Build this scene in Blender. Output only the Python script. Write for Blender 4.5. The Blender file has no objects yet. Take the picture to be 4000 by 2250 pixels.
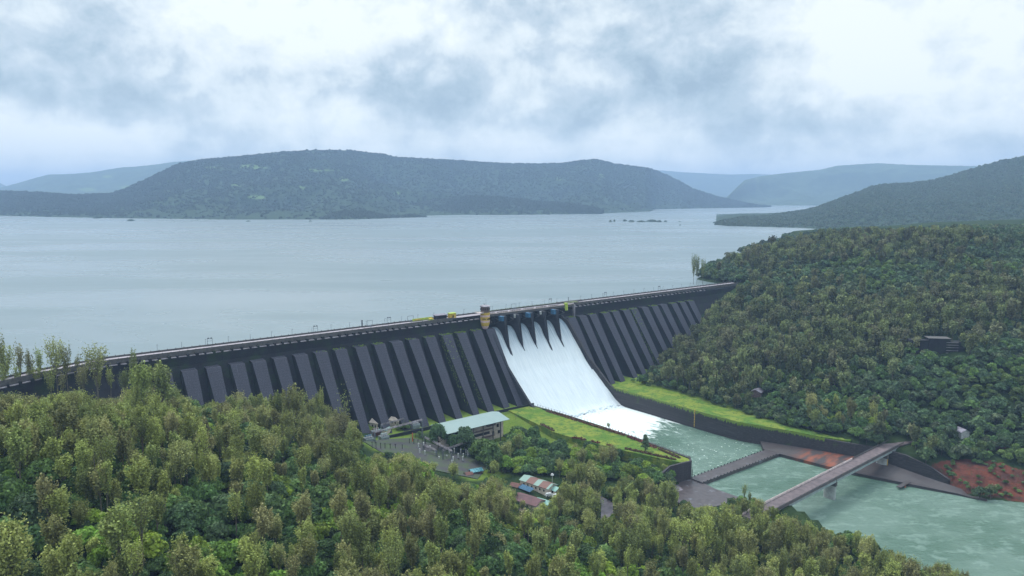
import bpy, math, random
import numpy as np
from mathutils import Vector
R=math.radians
random.seed(4); rng=np.random.default_rng(4)
scene=bpy.context.scene; COL=scene.collection
# ---------------------------------------------------------------- camera
F=2860.; HZ=760.; CH=104.5             # focal length and horizon row of a 4000x2250 frame, metres above the reservoir
PITCH=math.atan((1125-HZ)/F); cp,sp=math.cos(PITCH),math.sin(PITCH)
cam=bpy.data.objects.new('camera',bpy.data.cameras.new('camera')); COL.objects.link(cam)
cam.location=(0,0,CH); cam.rotation_euler=(R(90)-PITCH,0,0)
cam.data.sensor_width=36; cam.data.lens=F*36/4000; cam.data.clip_start=1; cam.data.clip_end=60000
scene.camera=cam
# ---------------------------------------------------------------- view, sampling
scene.view_settings.view_transform='Standard'; scene.view_settings.look='None'
scene.view_settings.exposure=0.72; scene.view_settings.gamma=1
scene.cycles.use_denoising=True; scene.cycles.denoising_prefilter='ACCURATE'; scene.cycles.denoising_input_passes='RGB_ALBEDO_NORMAL'; scene.cycles.use_adaptive_sampling=False
scene.cycles.max_bounces=5; scene.cycles.diffuse_bounces=2; scene.cycles.glossy_bounces=2
scene.cycles.transmission_bounces=2; scene.cycles.volume_bounces=0; scene.cycles.transparent_max_bounces=4
scene.cycles.sample_clamp_indirect=3
# ---------------------------------------------------------------- sun
SUN_EL,SUN_AZ=R(55),R(-35)
sl=bpy.data.lights.new('sun','SUN'); sl.energy=1.5; sl.angle=R(14); sl.color=(1,.97,.92)
sun=bpy.data.objects.new('sun',sl); COL.objects.link(sun)
sd=Vector((math.sin(SUN_AZ)*math.cos(SUN_EL),math.cos(SUN_AZ)*math.cos(SUN_EL),math.sin(SUN_EL)))
sun.rotation_euler=(-sd).to_track_quat('-Z','Y').to_euler()

# ---------------------------------------------------------------- node helper
class NT:
    def __init__(s,nt): s.nt=nt; s.n=nt.nodes; s.l=nt.links
    def new(s,t,**k):
        n=s.n.new(t)
        for a,b in k.items(): setattr(n,a,b)
        return n
    def link(s,a,b): s.l.new(a,b)
    def put(s,sock,v):
        if hasattr(v,'is_output') or isinstance(v,bpy.types.NodeSocket): s.l.new(v,sock)
        else: sock.default_value=v
    def m(s,op,a,b=0.0,c=None,clamp=False):
        n=s.n.new('ShaderNodeMath'); n.operation=op; n.use_clamp=clamp
        s.put(n.inputs[0],a); s.put(n.inputs[1],b)
        if c is not None: s.put(n.inputs[2],c)
        return n.outputs[0]
    def vm(s,op,a,b=(0,0,0)):
        n=s.n.new('ShaderNodeVectorMath'); n.operation=op; s.put(n.inputs[0],a)
        if op=='SCALE': s.put(n.inputs['Scale'],b)
        else: s.put(n.inputs[1],b)
        return n.outputs[0]
    def mix(s,f,a,b,blend='MIX'):
        n=s.n.new('ShaderNodeMix'); n.data_type='RGBA'; n.blend_type=blend
        s.put(n.inputs[0],f); s.put(n.inputs[6],a if hasattr(a,'node') else (*a[:3],1)); s.put(n.inputs[7],b if hasattr(b,'node') else (*b[:3],1))
        return n.outputs[2]
    def noise(s,vec,scale,detail=4,rough=.55,dist=0.,out=0):
        n=s.n.new('ShaderNodeTexNoise'); 
        if vec is not None: s.put(n.inputs['Vector'],vec)
        n.inputs['Scale'].default_value=scale; n.inputs['Detail'].default_value=detail
        n.inputs['Roughness'].default_value=rough; n.inputs['Distortion'].default_value=dist
        return n.outputs[out]
    def ss(s,x,a,b,lo=0.,hi=1.):
        n=s.n.new('ShaderNodeMapRange'); n.interpolation_type='SMOOTHSTEP'
        s.put(n.inputs[0],x)
        for i,v in zip((1,2,3,4),(a,b,lo,hi)): s.put(n.inputs[i],v)
        return n.outputs[0]
    def comb(s,x,y,z):
        n=s.n.new('ShaderNodeCombineXYZ'); s.put(n.inputs[0],x); s.put(n.inputs[1],y); s.put(n.inputs[2],z); return n.outputs[0]
    def sep(s,v):
        n=s.n.new('ShaderNodeSeparateXYZ'); s.put(n.inputs[0],v); return n.outputs
    def ramp(s,f,stops):
        n=s.n.new('ShaderNodeValToRGB'); s.put(n.inputs[0],f); e=n.color_ramp.elements
        while len(e)<len(stops): e.new(.5)
        for k,(p,c) in zip(e,stops): k.position=p; k.color=(*c,1)
        return n.outputs[0]

def ray(u,v):
    dx=u-2000; dv=v-1125
    return np.array([dx,F*cp-dv*sp,-(F*sp+dv*cp)])/F
def pix(u,v,z=0.):                       # where the sight line meets the level z
    r=ray(u,v); k=(z-CH)/r[2]; return np.array([r[0]*k,r[1]*k,z])
def pixd(u,v,d):
    r=ray(u,v); k=d/r[1]; return np.array([r[0]*k,d,CH+r[2]*k])
def proj(P):
    P=np.asarray(P,float); x,y,z=P[...,0],P[...,1],P[...,2]-CH
    fw=y*cp-z*sp; up=y*sp+z*cp; fw=np.where(fw<1,1,fw)
    return 2000+F*x/fw,1125-F*up/fw
def azel(u,v):
    r=ray(u,v); return math.atan2(r[0],r[1]),math.atan2(r[2],math.hypot(r[0],r[1]))

# ---------------------------------------------------------------- world: overcast sky
w=bpy.data.worlds.new('World'); scene.world=w; w.use_nodes=True
N=NT(w.node_tree); N.n.clear()
tc=N.new('ShaderNodeTexCoord'); d=N.vm('NORMALIZE',tc.outputs['Generated']); x,y,z=N.sep(d)
zc=N.m('MAXIMUM',z,0.0)
az=N.m('ARCTAN2',x,y); el=N.m('ARCSINE',zc)
inv=N.m('DIVIDE',1.0,N.m('ADD',zc,0.13))
P=N.comb(N.m('MULTIPLY',x,inv),N.m('MULTIPLY',y,inv),0.0)
P2=N.vm('ADD',P,(7.3,2.1,0.4))
n1=N.noise(P2,.9,4,.5,.2)
n2=N.noise(N.comb(N.m('MULTIPLY',az,1.0),N.m('MULTIPLY',el,1.3),3.0),5.6,11,.60,.25)
n3=N.noise(N.comb(N.m('MULTIPLY',az,1.0),N.m('MULTIPLY',el,1.15),9.0),16.0,7,.6,.2)
val=N.m('ADD',N.m('MULTIPLY',N.m('SUBTRACT',n1,.5),1.0),.615)
val=N.m('ADD',val,N.m('MULTIPLY',N.m('SUBTRACT',n2,.5),1.75))
val=N.m('ADD',val,N.m('MULTIPLY',N.m('SUBTRACT',n3,.5),1.5))
wx=N.m('MULTIPLY',N.m('SUBTRACT',N.noise(d,5.0,4,.6),.5),.16)     # ragged cloud edges
wy=N.m('MULTIPLY',N.m('SUBTRACT',N.noise(N.vm('ADD',d,(5,5,5)),7.0,4,.6),.5),.07)
azw=N.m('ADD',az,wx); elw=N.m('ADD',el,wy)
def blob(u,v,su,sv,wt,rot=0.):
    """a bank of cloud darker or brighter than the rest, fixed in the sky"""
    global val
    a,e=azel(u,v); sa=su/F; se=sv/F; c,s_=math.cos(rot),math.sin(rot)
    da=N.m('SUBTRACT',azw,a); de=N.m('SUBTRACT',elw,e)
    p=N.m('ADD',N.m('MULTIPLY',da,c/sa),N.m('MULTIPLY',de,s_/sa))
    q=N.m('ADD',N.m('MULTIPLY',da,-s_/se),N.m('MULTIPLY',de,c/se))
    g=N.m('EXPONENT',N.m('MULTIPLY',N.m('ADD',N.m('MULTIPLY',p,p),N.m('MULTIPLY',q,q)),-1.0))
    val=N.m('MULTIPLY_ADD',g,wt,val)
BLOBS=[(250,330,520,110,-.42,-.12),(650,450,380,90,-.40,-.15),(80,520,330,90,.35,-.1),(420,560,300,60,.25,0),
 (900,110,420,130,.30,0),(1500,330,420,140,-.34,0),(1180,480,260,90,.34,0),(2050,380,560,80,-.18,0),(1900,90,420,90,.22,0),
 (2750,250,420,170,-.30,.25),(2250,120,200,120,.18,0),(3450,90,330,150,.42,.2),(3200,470,260,60,-.40,.1),(3300,350,300,60,.22,0),
 (3750,330,300,150,.30,0),(3950,560,260,70,-.36,0),(2300,520,900,50,-.10,0),(2900,560,500,50,.16,0),(1300,40,160,60,-.15,0),
 (250,660,500,60,-.06,0),(3500,640,700,60,.12,0),(3900,240,200,80,-.12,0),(500,180,420,90,.02,0)]
for b in BLOBS: blob(*b[:4],b[4]*.82,b[5])
clouds=N.ramp(val,[(0.0,(.22,.29,.35)),(.22,(.29,.365,.42)),(.42,(.37,.435,.485)),(.60,(.475,.53,.555)),(.92,(.60,.635,.645))])
sky=N.new('ShaderNodeTexSky',sky_type='NISHITA',sun_disc=False,sun_elevation=SUN_EL,sun_rotation=SUN_AZ)
hz=N.ss(el,0.0,R(9),1.0,0.0)             # paler air low down
clouds=N.mix(N.m('MULTIPLY',hz,.35),clouds,(.55,.62,.65))
lift=N.ss(el,R(17),R(60),1.0,2.9)         # an overcast sky is brightest overhead
colr=N.mix(1.0,clouds,N.comb(lift,lift,lift),'MULTIPLY')
colr=N.mix(1.0,colr,N.mix(1.0,sky.outputs[0],(.006,.006,.006),'MULTIPLY'),'ADD')
bg=N.new('ShaderNodeBackground'); N.link(colr,bg.inputs[0]); bg.inputs[1].default_value=1.0
wo=N.new('ShaderNodeOutputWorld'); N.link(bg.outputs[0],wo.inputs[0])
w.cycles.sampling_method='MANUAL'; w.cycles.sample_map_resolution=512

# ---------------------------------------------------------------- dam frame: s along the crest, t downstream, z up
TH=math.atan2(3690,F*cp+365*sp)
A=np.array([math.sin(TH),math.cos(TH)]); D=np.array([A[1],-A[0]])
O=pix(1916,1229,4.5)[:2]
def W(s,t,z): q=O+s*A+t*D; return np.array([q[0],q[1],z])
def st(P): q=np.asarray(P)[...,:2]-O; return q@A,q@D
def bend(s): # the crest bends downstream at the left abutment
    return 0.0 if s>-283 else (-283-s)*0.30+max(0,(-320-s))*0.25

# ---------------------------------------------------------------- objects
def tag(o,label=None,cat=None,group=None,kind=None):
    if label: o['label']=label
    if cat: o['category']=cat
    if group: o['group']=group
    if kind: o['kind']=kind
    return o
def link(o,parent=None):
    COL.objects.link(o)
    if parent is not None: o.parent=parent
    return o
def empty(name,loc,rz=0,**k):
    o=bpy.data.objects.new(name,None); o.location=[float(a) for a in loc]; o.rotation_euler[2]=rz; o.empty_display_size=.5
    link(o); return tag(o,**k)
class MB:
    def __init__(s): s.v=[]; s.f=[]; s.mi=[]
    def add(s,v,f,mi=0):
        b=len(s.v); s.v+= [tuple(map(float,p)) for p in v]; s.f+=[tuple(b+i for i in q) for q in f]; s.mi+=[mi]*len(f); return s
    def box(s,x0,x1,y0,y1,z0,z1,mi=0):
        return s.add([(x0,y0,z0),(x1,y0,z0),(x1,y1,z0),(x0,y1,z0),(x0,y0,z1),(x1,y0,z1),(x1,y1,z1),(x0,y1,z1)],
            [(0,3,2,1),(4,5,6,7),(0,1,5,4),(1,2,6,5),(2,3,7,6),(3,0,4,7)],mi)
    def prism(s,poly,z0,z1,mi=0):      # plan polygon, extruded up
        n=len(poly); z0=z0 if hasattr(z0,'__len__') else [z0]*n; z1=z1 if hasattr(z1,'__len__') else [z1]*n
        v=[(p[0],p[1],a) for p,a in zip(poly,z0)]+[(p[0],p[1],a) for p,a in zip(poly,z1)]
        return s.add(v,[tuple(range(n))[::-1],tuple(range(n,2*n))]+[(i,(i+1)%n,n+(i+1)%n,n+i) for i in range(n)],mi)
    def tube(s,pts,rad,n=6,mi=0,cap=True):
        pts=[Vector(p) for p in pts]; rad=rad if hasattr(rad,'__len__') else [rad]*len(pts)
        v=[];f=[]
        for i,p in enumerate(pts):
            a=pts[min(i+1,len(pts)-1)]-pts[max(i-1,0)]; a.normalize()
            u=a.orthogonal().normalized() if abs(a.z)<.9 else Vector((1,0,0)).cross(a).normalized(); q=a.cross(u)
            for k in range(n):
                g=2*math.pi*k/n; v.append(p+(u*math.cos(g)+q*math.sin(g))*rad[i])
        for i in range(len(pts)-1):
            for k in range(n): f.append((i*n+k,i*n+(k+1)%n,(i+1)*n+(k+1)%n,(i+1)*n+k))
        if cap: f+= [tuple(range(n))[::-1],tuple(range((len(pts)-1)*n,len(pts)*n))]
        return s.add(v,f,mi)
    def lathe(s,prof,n=20,mi=0,cx=0,cy=0):
        v=[];f=[]
        for r,z in prof:
            for k in range(n): g=2*math.pi*k/n; v.append((cx+r*math.cos(g),cy+r*math.sin(g),z))
        for i in range(len(prof)-1):
            for k in range(n): f.append((i*n+k,i*n+(k+1)%n,(i+1)*n+(k+1)%n,(i+1)*n+k))
        f+=[tuple(range(n))[::-1],tuple(range((len(prof)-1)*n,len(prof)*n))]
        return s.add(v,f,mi)
    def build(s,name,mats,parent=None,smooth=False):
        me=bpy.data.meshes.new(name); me.from_pydata(s.v,[],s.f); 
        for m in (mats if isinstance(mats,(list,tuple)) else [mats]): me.materials.append(m)
        if any(s.mi): me.polygons.foreach_set('material_index',s.mi)
        if smooth: me.polygons.foreach_set('use_smooth',[True]*len(me.polygons))
        me.update(); o=bpy.data.objects.new(name,me); link(o,parent); return o
def grid_mesh(name,X,Y,Z,mat,attrs={},parent=None,smooth=True,keep=None):
    n,m=X.shape; co=np.stack([X,Y,Z],-1).reshape(-1,3).astype(np.float32)
    i=np.arange(n*m).reshape(n,m); q=np.stack([i[:-1,:-1],i[1:,:-1],i[1:,1:],i[:-1,1:]],-1).reshape(-1,4)
    if keep is not None: q=q[keep.reshape(-1)]
    me=bpy.data.meshes.new(name); me.vertices.add(len(co)); me.vertices.foreach_set('co',co.ravel())
    me.loops.add(q.size); me.loops.foreach_set('vertex_index',q.ravel().astype(np.int32))
    me.polygons.add(len(q)); me.polygons.foreach_set('loop_start',np.arange(0,q.size,4,dtype=np.int32)); me.polygons.foreach_set('loop_total',np.full(len(q),4,np.int32))
    if smooth: me.polygons.foreach_set('use_smooth',np.ones(len(q),bool))
    for k,a in attrs.items(): me.attributes.new(k,'FLOAT','POINT').data.foreach_set('value',a.reshape(-1).astype(np.float32))
    me.update(); me.validate(); me.materials.append(mat)
    o=bpy.data.objects.new(name,me); link(o,parent); return o

# ---------------------------------------------------------------- materials
def material(name,fn,rough=.8,spec=.3):
    m=bpy.data.materials.new(name); m.use_nodes=True; N=NT(m.node_tree)
    b=m.node_tree.nodes['Principled BSDF']; b.inputs['Roughness'].default_value=rough
    b.inputs['Specular IOR Level'].default_value=spec
    fn(N,b); return m
def pos(N): return N.new('ShaderNodeNewGeometry').outputs['Position']
def objc(N): return N.new('ShaderNodeTexCoord').outputs['Object']
def bump(N,b,h,dist,strength=1.):
    n=N.new('ShaderNodeBump'); N.put(n.inputs['Height'],h); n.inputs['Distance'].default_value=dist; n.inputs['Strength'].default_value=strength
    N.link(n.outputs[0],b.inputs['Normal'])
def plain(name,c,c2=None,scale=.5,rough=.8,det=5,spec=.3,lo=.35,hi=.65):
    c2=c2 or tuple(a*.6 for a in c)
    def fn(N,b): q_=N.mix(N.ss(N.noise(pos(N),scale,det,.6),lo,hi),c,c2); N.link(N.mix(N.ss(N.noise(pos(N),scale*4.3,4,.7),.5,.7,0,.4),q_,tuple(a*.45 for a in c2)),b.inputs['Base Color'])
    return material(name,fn,rough,spec)
def dam_mat(name,c1,c2,moss,mlo,mhi,joint=.5,streak=.5):
    """wet dark rubble concrete: lift joints, vertical streaks, moss"""
    def fn(N,b):
        p=pos(N); x,y,z=N.sep(p)
        along=N.m('ADD',N.m('MULTIPLY',x,float(A[0])),N.m('MULTIPLY',y,float(A[1])))
        base=N.mix(N.noise(p,.35,6,.65),c1,c2)
        st_=N.noise(N.comb(N.m('MULTIPLY',along,1.0),0.0,N.m('MULTIPLY',z,.07)),1.1,5,.65)
        base=N.mix(N.m('MULTIPLY',N.ss(st_,.42,.7),streak),base,tuple(a*.35 for a in c1))
        s2_=N.noise(N.comb(N.m('MULTIPLY',along,1.0),5.0,N.m('MULTIPLY',z,.05)),.7,5,.7); base=N.mix(N.ss(s2_,.60,.74,0,.5),base,tuple(min(1,a*2.6) for a in c2))
        j=N.m('ABSOLUTE',N.m('SUBTRACT',N.m('FRACT',N.m('DIVIDE',z,1.6)),.5))
        base=N.mix(N.ss(j,.40,.5,0,1-joint),base,(.004,.004,.005))
        blk=N.noise(N.comb(N.m('MULTIPLY',along,.9),0.0,N.m('MULTIPLY',z,1.4)),1.6,3,.7)
        base=N.mix(N.ss(blk,.48,.62,0,.55),base,tuple(min(1,a*1.9) for a in c2))
        ms=N.m('ADD',N.noise(p,.09,5,.65),N.m('MULTIPLY',N.noise(p,.9,3,.6),.25))
        base=N.mix(N.ss(ms,mlo,mhi,0,.85),base,moss)
        N.link(base,b.inputs['Base Color'])
        bump(N,b,N.noise(p,1.2,5,.7),.25,.7)
    return material(name,fn,.75,.25)
M={}
M['dam']=dam_mat('dark_masonry',(.006,.006,.011),(.013,.013,.020),(.014,.028,.012),.58,.82)  # mossy; shade of recesses and buttress sides is put into its dark tone
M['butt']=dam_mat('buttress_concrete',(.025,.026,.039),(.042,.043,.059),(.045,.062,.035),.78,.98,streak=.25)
M['pier']=dam_mat('pier_concrete',(.014,.016,.022),(.028,.030,.040),(.06,.055,.045),.70,.95)
M['wall']=dam_mat('training_wall',(.022,.021,.026),(.045,.040,.042),(.05,.10,.02),.72,.92)
M['road']=plain('crest_road',(.30,.27,.30),(.22,.20,.22),.25)
M['parapet']=plain('parapet_concrete',(.06,.058,.062),(.10,.095,.09),.6)
M['ledge']=plain('ledge_concrete',(.30,.28,.31),(.13,.12,.14),.35)
M['greenrail']=plain('green_railing',(.22,.26,.12),(.10,.12,.09),.8)
M['steel']=plain('grey_steel',(.16,.18,.20),(.09,.10,.11),1.2,.5)
M['dark']=plain('dark_opening',(.012,.012,.014))
M['blue']=plain('blue_paint',(.035,.13,.24),(.02,.08,.15),1.)
M['white']=plain('white_paint',(.50,.52,.52),(.34,.36,.36),1.)
M['yellow']=plain('yellow_paint',(.52,.36,.05),(.38,.26,.05),1.)
M['pink']=plain('pink_paint',(.60,.42,.42),(.45,.31,.31),1.)
M['brown']=plain('brown_cladding',(.13,.085,.075),(.08,.055,.05),1.)
M['cream']=plain('cream_plaster',(.60,.53,.45),(.46,.39,.33),.5)
M['lime']=plain('lime_paint',(.42,.50,.06),(.22,.32,.05),.8)
M['redsheet']=plain('rusty_red_sheet',(.13,.055,.045),(.08,.04,.035),.6)
M['redpaint']=plain('dull_red_roof',(.12,.06,.065),(.085,.05,.052),.3)
M['greensheet']=plain('pale_green_sheet',(.22,.38,.33),(.16,.28,.26),.6)
M['tarp']=plain('turquoise_tarpaulin',(.16,.46,.52),(.05,.25,.32),1.2)
M['bluetarp']=plain('blue_tarpaulin',(.04,.11,.18),(.02,.06,.11),1.)
M['greysheet']=plain('grey_sheet',(.22,.21,.25),(.13,.12,.15),.5)
M['gravel']=plain('dark_gravel',(.040,.037,.045),(.040,.065,.024),.12)
M['asphalt']=plain('wet_asphalt',(.14,.12,.14),(.08,.07,.08),.2,.45,spec=.5)
M['deckroad']=plain('worn_bridge_road',(.13,.10,.105),(.075,.06,.065),.35,.7)
M['girder']=plain('painted_girder',(.30,.36,.36),(.22,.27,.27),.3)
M['pierpale']=plain('pale_pier_concrete',(.34,.37,.36),(.26,.27,.26),.4)
M['palerail']=plain('pale_railing',(.58,.50,.48),(.40,.33,.32),.6)
M['orange']=plain('orange_paint',(.50,.13,.05),(.3,.08,.03),1.)
def roof_fn(N,b):
    p=pos(N); x,y,z=N.sep(p)
    al=N.m('ADD',N.m('MULTIPLY',x,float(A[0])),N.m('MULTIPLY',y,float(A[1])))
    c=N.mix(N.noise(p,.12,5,.6),(.17,.235,.23),(.22,.285,.28))
    st_=N.noise(N.comb(al,0.0,0.0),.9,3,.6); c=N.mix(N.ss(st_,.52,.62,0,.35),c,(.10,.23,.24))
    seam=N.m('ABSOLUTE',N.m('SUBTRACT',N.m('FRACT',N.m('DIVIDE',al,1.2)),.5)); c=N.mix(N.ss(seam,.44,.5,0,.35),c,(.12,.2,.2))
    N.link(c,b.inputs['Base Color'])
M['roof']=material('powerhouse_roof',roof_fn,.6,.3)
def lawn_fn(N,b):
    p=pos(N); c=N.mix(N.ss(N.noise(p,.09,5,.65),.38,.62),(.075,.145,.022),(.165,.20,.034))
    c=N.mix(N.ss(N.noise(p,.35,5,.75),.50,.62,0,.85),c,(.035,.085,.02))
    c=N.mix(N.ss(N.noise(N.vm('ADD',p,(30,9,0)),.16,4,.7),.64,.74,0,.7),c,(.14,.13,.05))
    N.link(c,b.inputs['Base Color']); bump(N,b,N.noise(p,1.2,4,.7),.6)
M['lawn']=material('bright_grass',lawn_fn,.9,.1)
RF=float(O[0]*D[0]+O[1]*D[1])
def apron_fn(N,b):
    p=pos(N); x,y,z=N.sep(p)
    al=N.m('ADD',N.m('MULTIPLY',x,float(A[0])),N.m('MULTIPLY',y,float(A[1])))
    fl=N.m('ADD',N.m('MULTIPLY',x,float(D[0])),N.m('MULTIPLY',y,float(D[1])))
    stv=N.comb(N.m('MULTIPLY',al,.32),N.m('MULTIPLY',fl,1.0),0.0)
    c=N.mix(N.noise(stv,.35,5,.6),(.050,.041,.042),(.022,.018,.020))
    c=N.mix(N.m('MULTIPLY',N.ss(N.noise(N.vm('ADD',stv,(2,7,0)),.16,4,.6),.42,.62,0,.95),N.m('MULTIPLY',N.ss(fl,RF+222,RF+236),N.ss(fl,RF+256,RF+272,1,0))),c,(.20,.055,.024))
    N.link(c,b.inputs['Base Color'])
M['apron']=material('rust_stained_apron',apron_fn,.5,.4)
def weir_fn(N,b):
    p=pos(N); c=N.mix(N.ss(N.noise(p,.35,6,.65),.4,.65),(.060,.048,.050),(.032,.025,.026))
    c=N.mix(N.ss(N.noise(p,.22,3,.6),.62,.7,0,.6),c,(.16,.17,.20))
    N.link(c,b.inputs['Base Color'])
M['weir']=material('wet_weir_concrete',weir_fn,.35,.5)

def terr_fn(N,b):
    p=pos(N); at=N.new('ShaderNodeAttribute',attribute_name='soil').outputs['Fac']; gr=N.new('ShaderNodeAttribute',attribute_name='grass').outputs['Fac']
    c=N.mix(N.ss(N.noise(p,.06,6,.65),.35,.65),(.014,.030,.010),(.030,.050,.016))
    c=N.mix(N.ss(N.noise(p,.5,4,.7),.5,.7,0,.6),c,(.010,.020,.010))
    g=N.mix(N.noise(p,.15,5,.7),(.08,.17,.025),(.20,.24,.04)); g=N.mix(N.ss(N.noise(p,.6,4,.7),.55,.7,0,.7),g,(.035,.08,.02))
    c=N.mix(gr,c,g)
    r=N.mix(N.ss(N.noise(p,.10,6,.7),.35,.65),(.13,.040,.024),(.055,.026,.022)); r=N.mix(N.ss(N.noise(p,.4,5,.7),.55,.66,0,.8),r,(.05,.06,.025))
    c=N.mix(N.ss(N.m('ADD',at,N.m('MULTIPLY',N.m('SUBTRACT',N.noise(p,.12,5,.7),.5),1.5)),.50,.72),c,r)
    N.link(c,b.inputs['Base Color']); bump(N,b,N.noise(p,.5,6,.7),1.5)
M['terrain']=material('undergrowth',terr_fn,.95,.05)
def hill_mat(name,c1,c2,grassc=(.13,.19,.06),glo=.60):
    def fn(N,b):
        p=pos(N); at=N.new('ShaderNodeAttribute',attribute_name='grass').outputs['Fac']
        v=N.new('ShaderNodeTexVoronoi'); N.put(v.inputs['Vector'],p); v.inputs['Scale'].default_value=.085
        c=N.mix(N.ss(N.noise(p,.012,6,.7),.35,.65),c1,c2)
        c=N.mix(N.m('MULTIPLY',v.outputs['Color'],.12),c,tuple(a*1.8 for a in c2))
        c=N.mix(N.ss(N.noise(p,.0035,5,.65),.46,.62,0,.35),c,tuple(a*1.5 for a in c2))
        c=N.mix(N.ss(N.noise(p,.045,4,.7),.56,.70,0,.55),c,tuple(a*.4 for a in c1))
        c=N.mix(N.ss(N.m('ADD',at,N.m('MULTIPLY',N.m('SUBTRACT',N.noise(p,.008,6,.7),.5),1.0)),.60,.9,0,.8),c,grassc)
        N.link(c,b.inputs['Base Color'])
        bump(N,b,N.m('SUBTRACT',1.0,v.outputs['Distance']),4.0,.8)
    return material(name,fn,.95,.05)
M['hill']=hill_mat('wooded_hill',(.022,.038,.024),(.032,.052,.028),(.13,.20,.07))
M['farhill']=hill_mat('far_wooded_hill',(.04,.06,.03),(.06,.085,.04))
def res_fn(N,b):
    p=pos(N)
    k=N.vm('MULTIPLY',p,(.0006,.0017,1.)); k2=N.vm('MULTIPLY',p,(.0016,.0045,1.))
    calm=N.m('ADD',N.noise(k,1.6,6,.6,.4),N.m('MULTIPLY',N.m('SUBTRACT',N.noise(k2,1.2,5,.6,.3),.5),.55))
    c=N.mix(N.ss(calm,.4,.65),(.115,.155,.165),(.165,.20,.21)); N.link(c,b.inputs['Base Color'])  # calm patches paler: reflected low sky put into the base colour
    b.inputs['IOR'].default_value=1.33
    N.link(N.ss(calm,.35,.70,.33,.22),b.inputs['Roughness'])
    w1=N.noise(N.vm('MULTIPLY',p,(.6,1.,1.)),.09,5,.65); w2=N.noise(p,.5,3,.6)
    bump(N,b,N.m('ADD',w1,N.m('MULTIPLY',w2,.15)),1.0,.09)
M['reservoir']=material('reservoir_water',res_fn,.25,.5)
def riv_fn(N,b):
    p=pos(N); x,y,z=N.sep(N.vm('SUBTRACT',p,(float(O[0]),float(O[1]),0)))
    s_=N.m('ADD',N.m('MULTIPLY',x,float(A[0])),N.m('MULTIPLY',y,float(A[1]))); t_=N.m('ADD',N.m('MULTIPLY',x,float(D[0])),N.m('MULTIPLY',y,float(D[1])))
    c=N.mix(N.ss(N.noise(p,.018,5,.6),.38,.62),(.058,.112,.080),(.10,.16,.128))
    c=N.mix(N.ss(N.noise(N.vm('MULTIPLY',p,(1.,1.6,1.)),.10,5,.65),.50,.66,0,.6),c,(.165,.24,.205))
    # foam thrown up by the spillway, thinning downstream
    f=N.noise(N.comb(N.m('MULTIPLY',s_,1.0),N.m('MULTIPLY',t_,.45),0.),.16,8,.68,.5)
    lim=N.ss(N.m('ADD',t_,N.m('MULTIPLY',s_,.28)),84,205,.06,.80)
    foam=N.ss(f,lim,N.m('ADD',lim,.16))
    sp_=N.noise(N.vm('ADD',N.comb(s_,t_,0.),(3,3,0)),.38,6,.7)
    box=N.m('MULTIPLY',N.ss(t_,140,175),N.ss(t_,205,212,1,0)); spk=N.m('MULTIPLY',N.ss(sp_,.60,.68),box)
    spk2=N.m('MULTIPLY',N.ss(sp_,.68,.73),.5)
    foam=N.m('MAXIMUM',foam,N.m('MAXIMUM',spk,spk2))
    N.link(N.mix(foam,c,(.62,.68,.68)),b.inputs['Base Color']); N.link(N.mix(foam,(.22,.22,.22),(.8,.8,.8)),b.inputs['Roughness'])
    b.inputs['IOR'].default_value=1.33
    h=N.m('ADD',N.noise(N.vm('MULTIPLY',p,(1.,1.7,1.)),.22,5,.65,.6),N.m('MULTIPLY',N.noise(p,.9,3,.6),.3))
    bump(N,b,h,1.2,.6)
M['river']=material('green_river_water',riv_fn,.25,.5)
def chute_fn(N,b):
    at=N.new('ShaderNodeAttribute',attribute_name='run').outputs['Fac']; p=pos(N); x,y,z=N.sep(p)
    s_=N.m('ADD',N.m('MULTIPLY',x,float(A[0])),N.m('MULTIPLY',y,float(A[1])))
    n=N.noise(N.comb(N.m('MULTIPLY',s_,1.),N.m('MULTIPLY',at,.06),0.),.9,6,.65)
    n2=N.noise(N.comb(N.m('MULTIPLY',s_,1.),N.m('MULTIPLY',at,.35),4.),.7,6,.7)
    c=N.mix(N.ss(n,.38,.68,0,.55),(.62,.67,.70),(.44,.51,.56)); c=N.mix(N.ss(n2,.5,.7,0,.4),c,(.52,.60,.66))
    clear=N.m('MULTIPLY',N.ss(at,0,26,1,0),N.ss(N.noise(N.comb(s_,N.m('MULTIPLY',at,.05),0.),1.4,4,.6),.3,.6,.35,1.))
    N.link(N.mix(clear,c,(.13,.20,.27)),b.inputs['Base Color'])
    bump(N,b,N.m('ADD',n,n2),1.0,.6)
M['chute']=material('white_spill_water',chute_fn,.55,.4)

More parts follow.
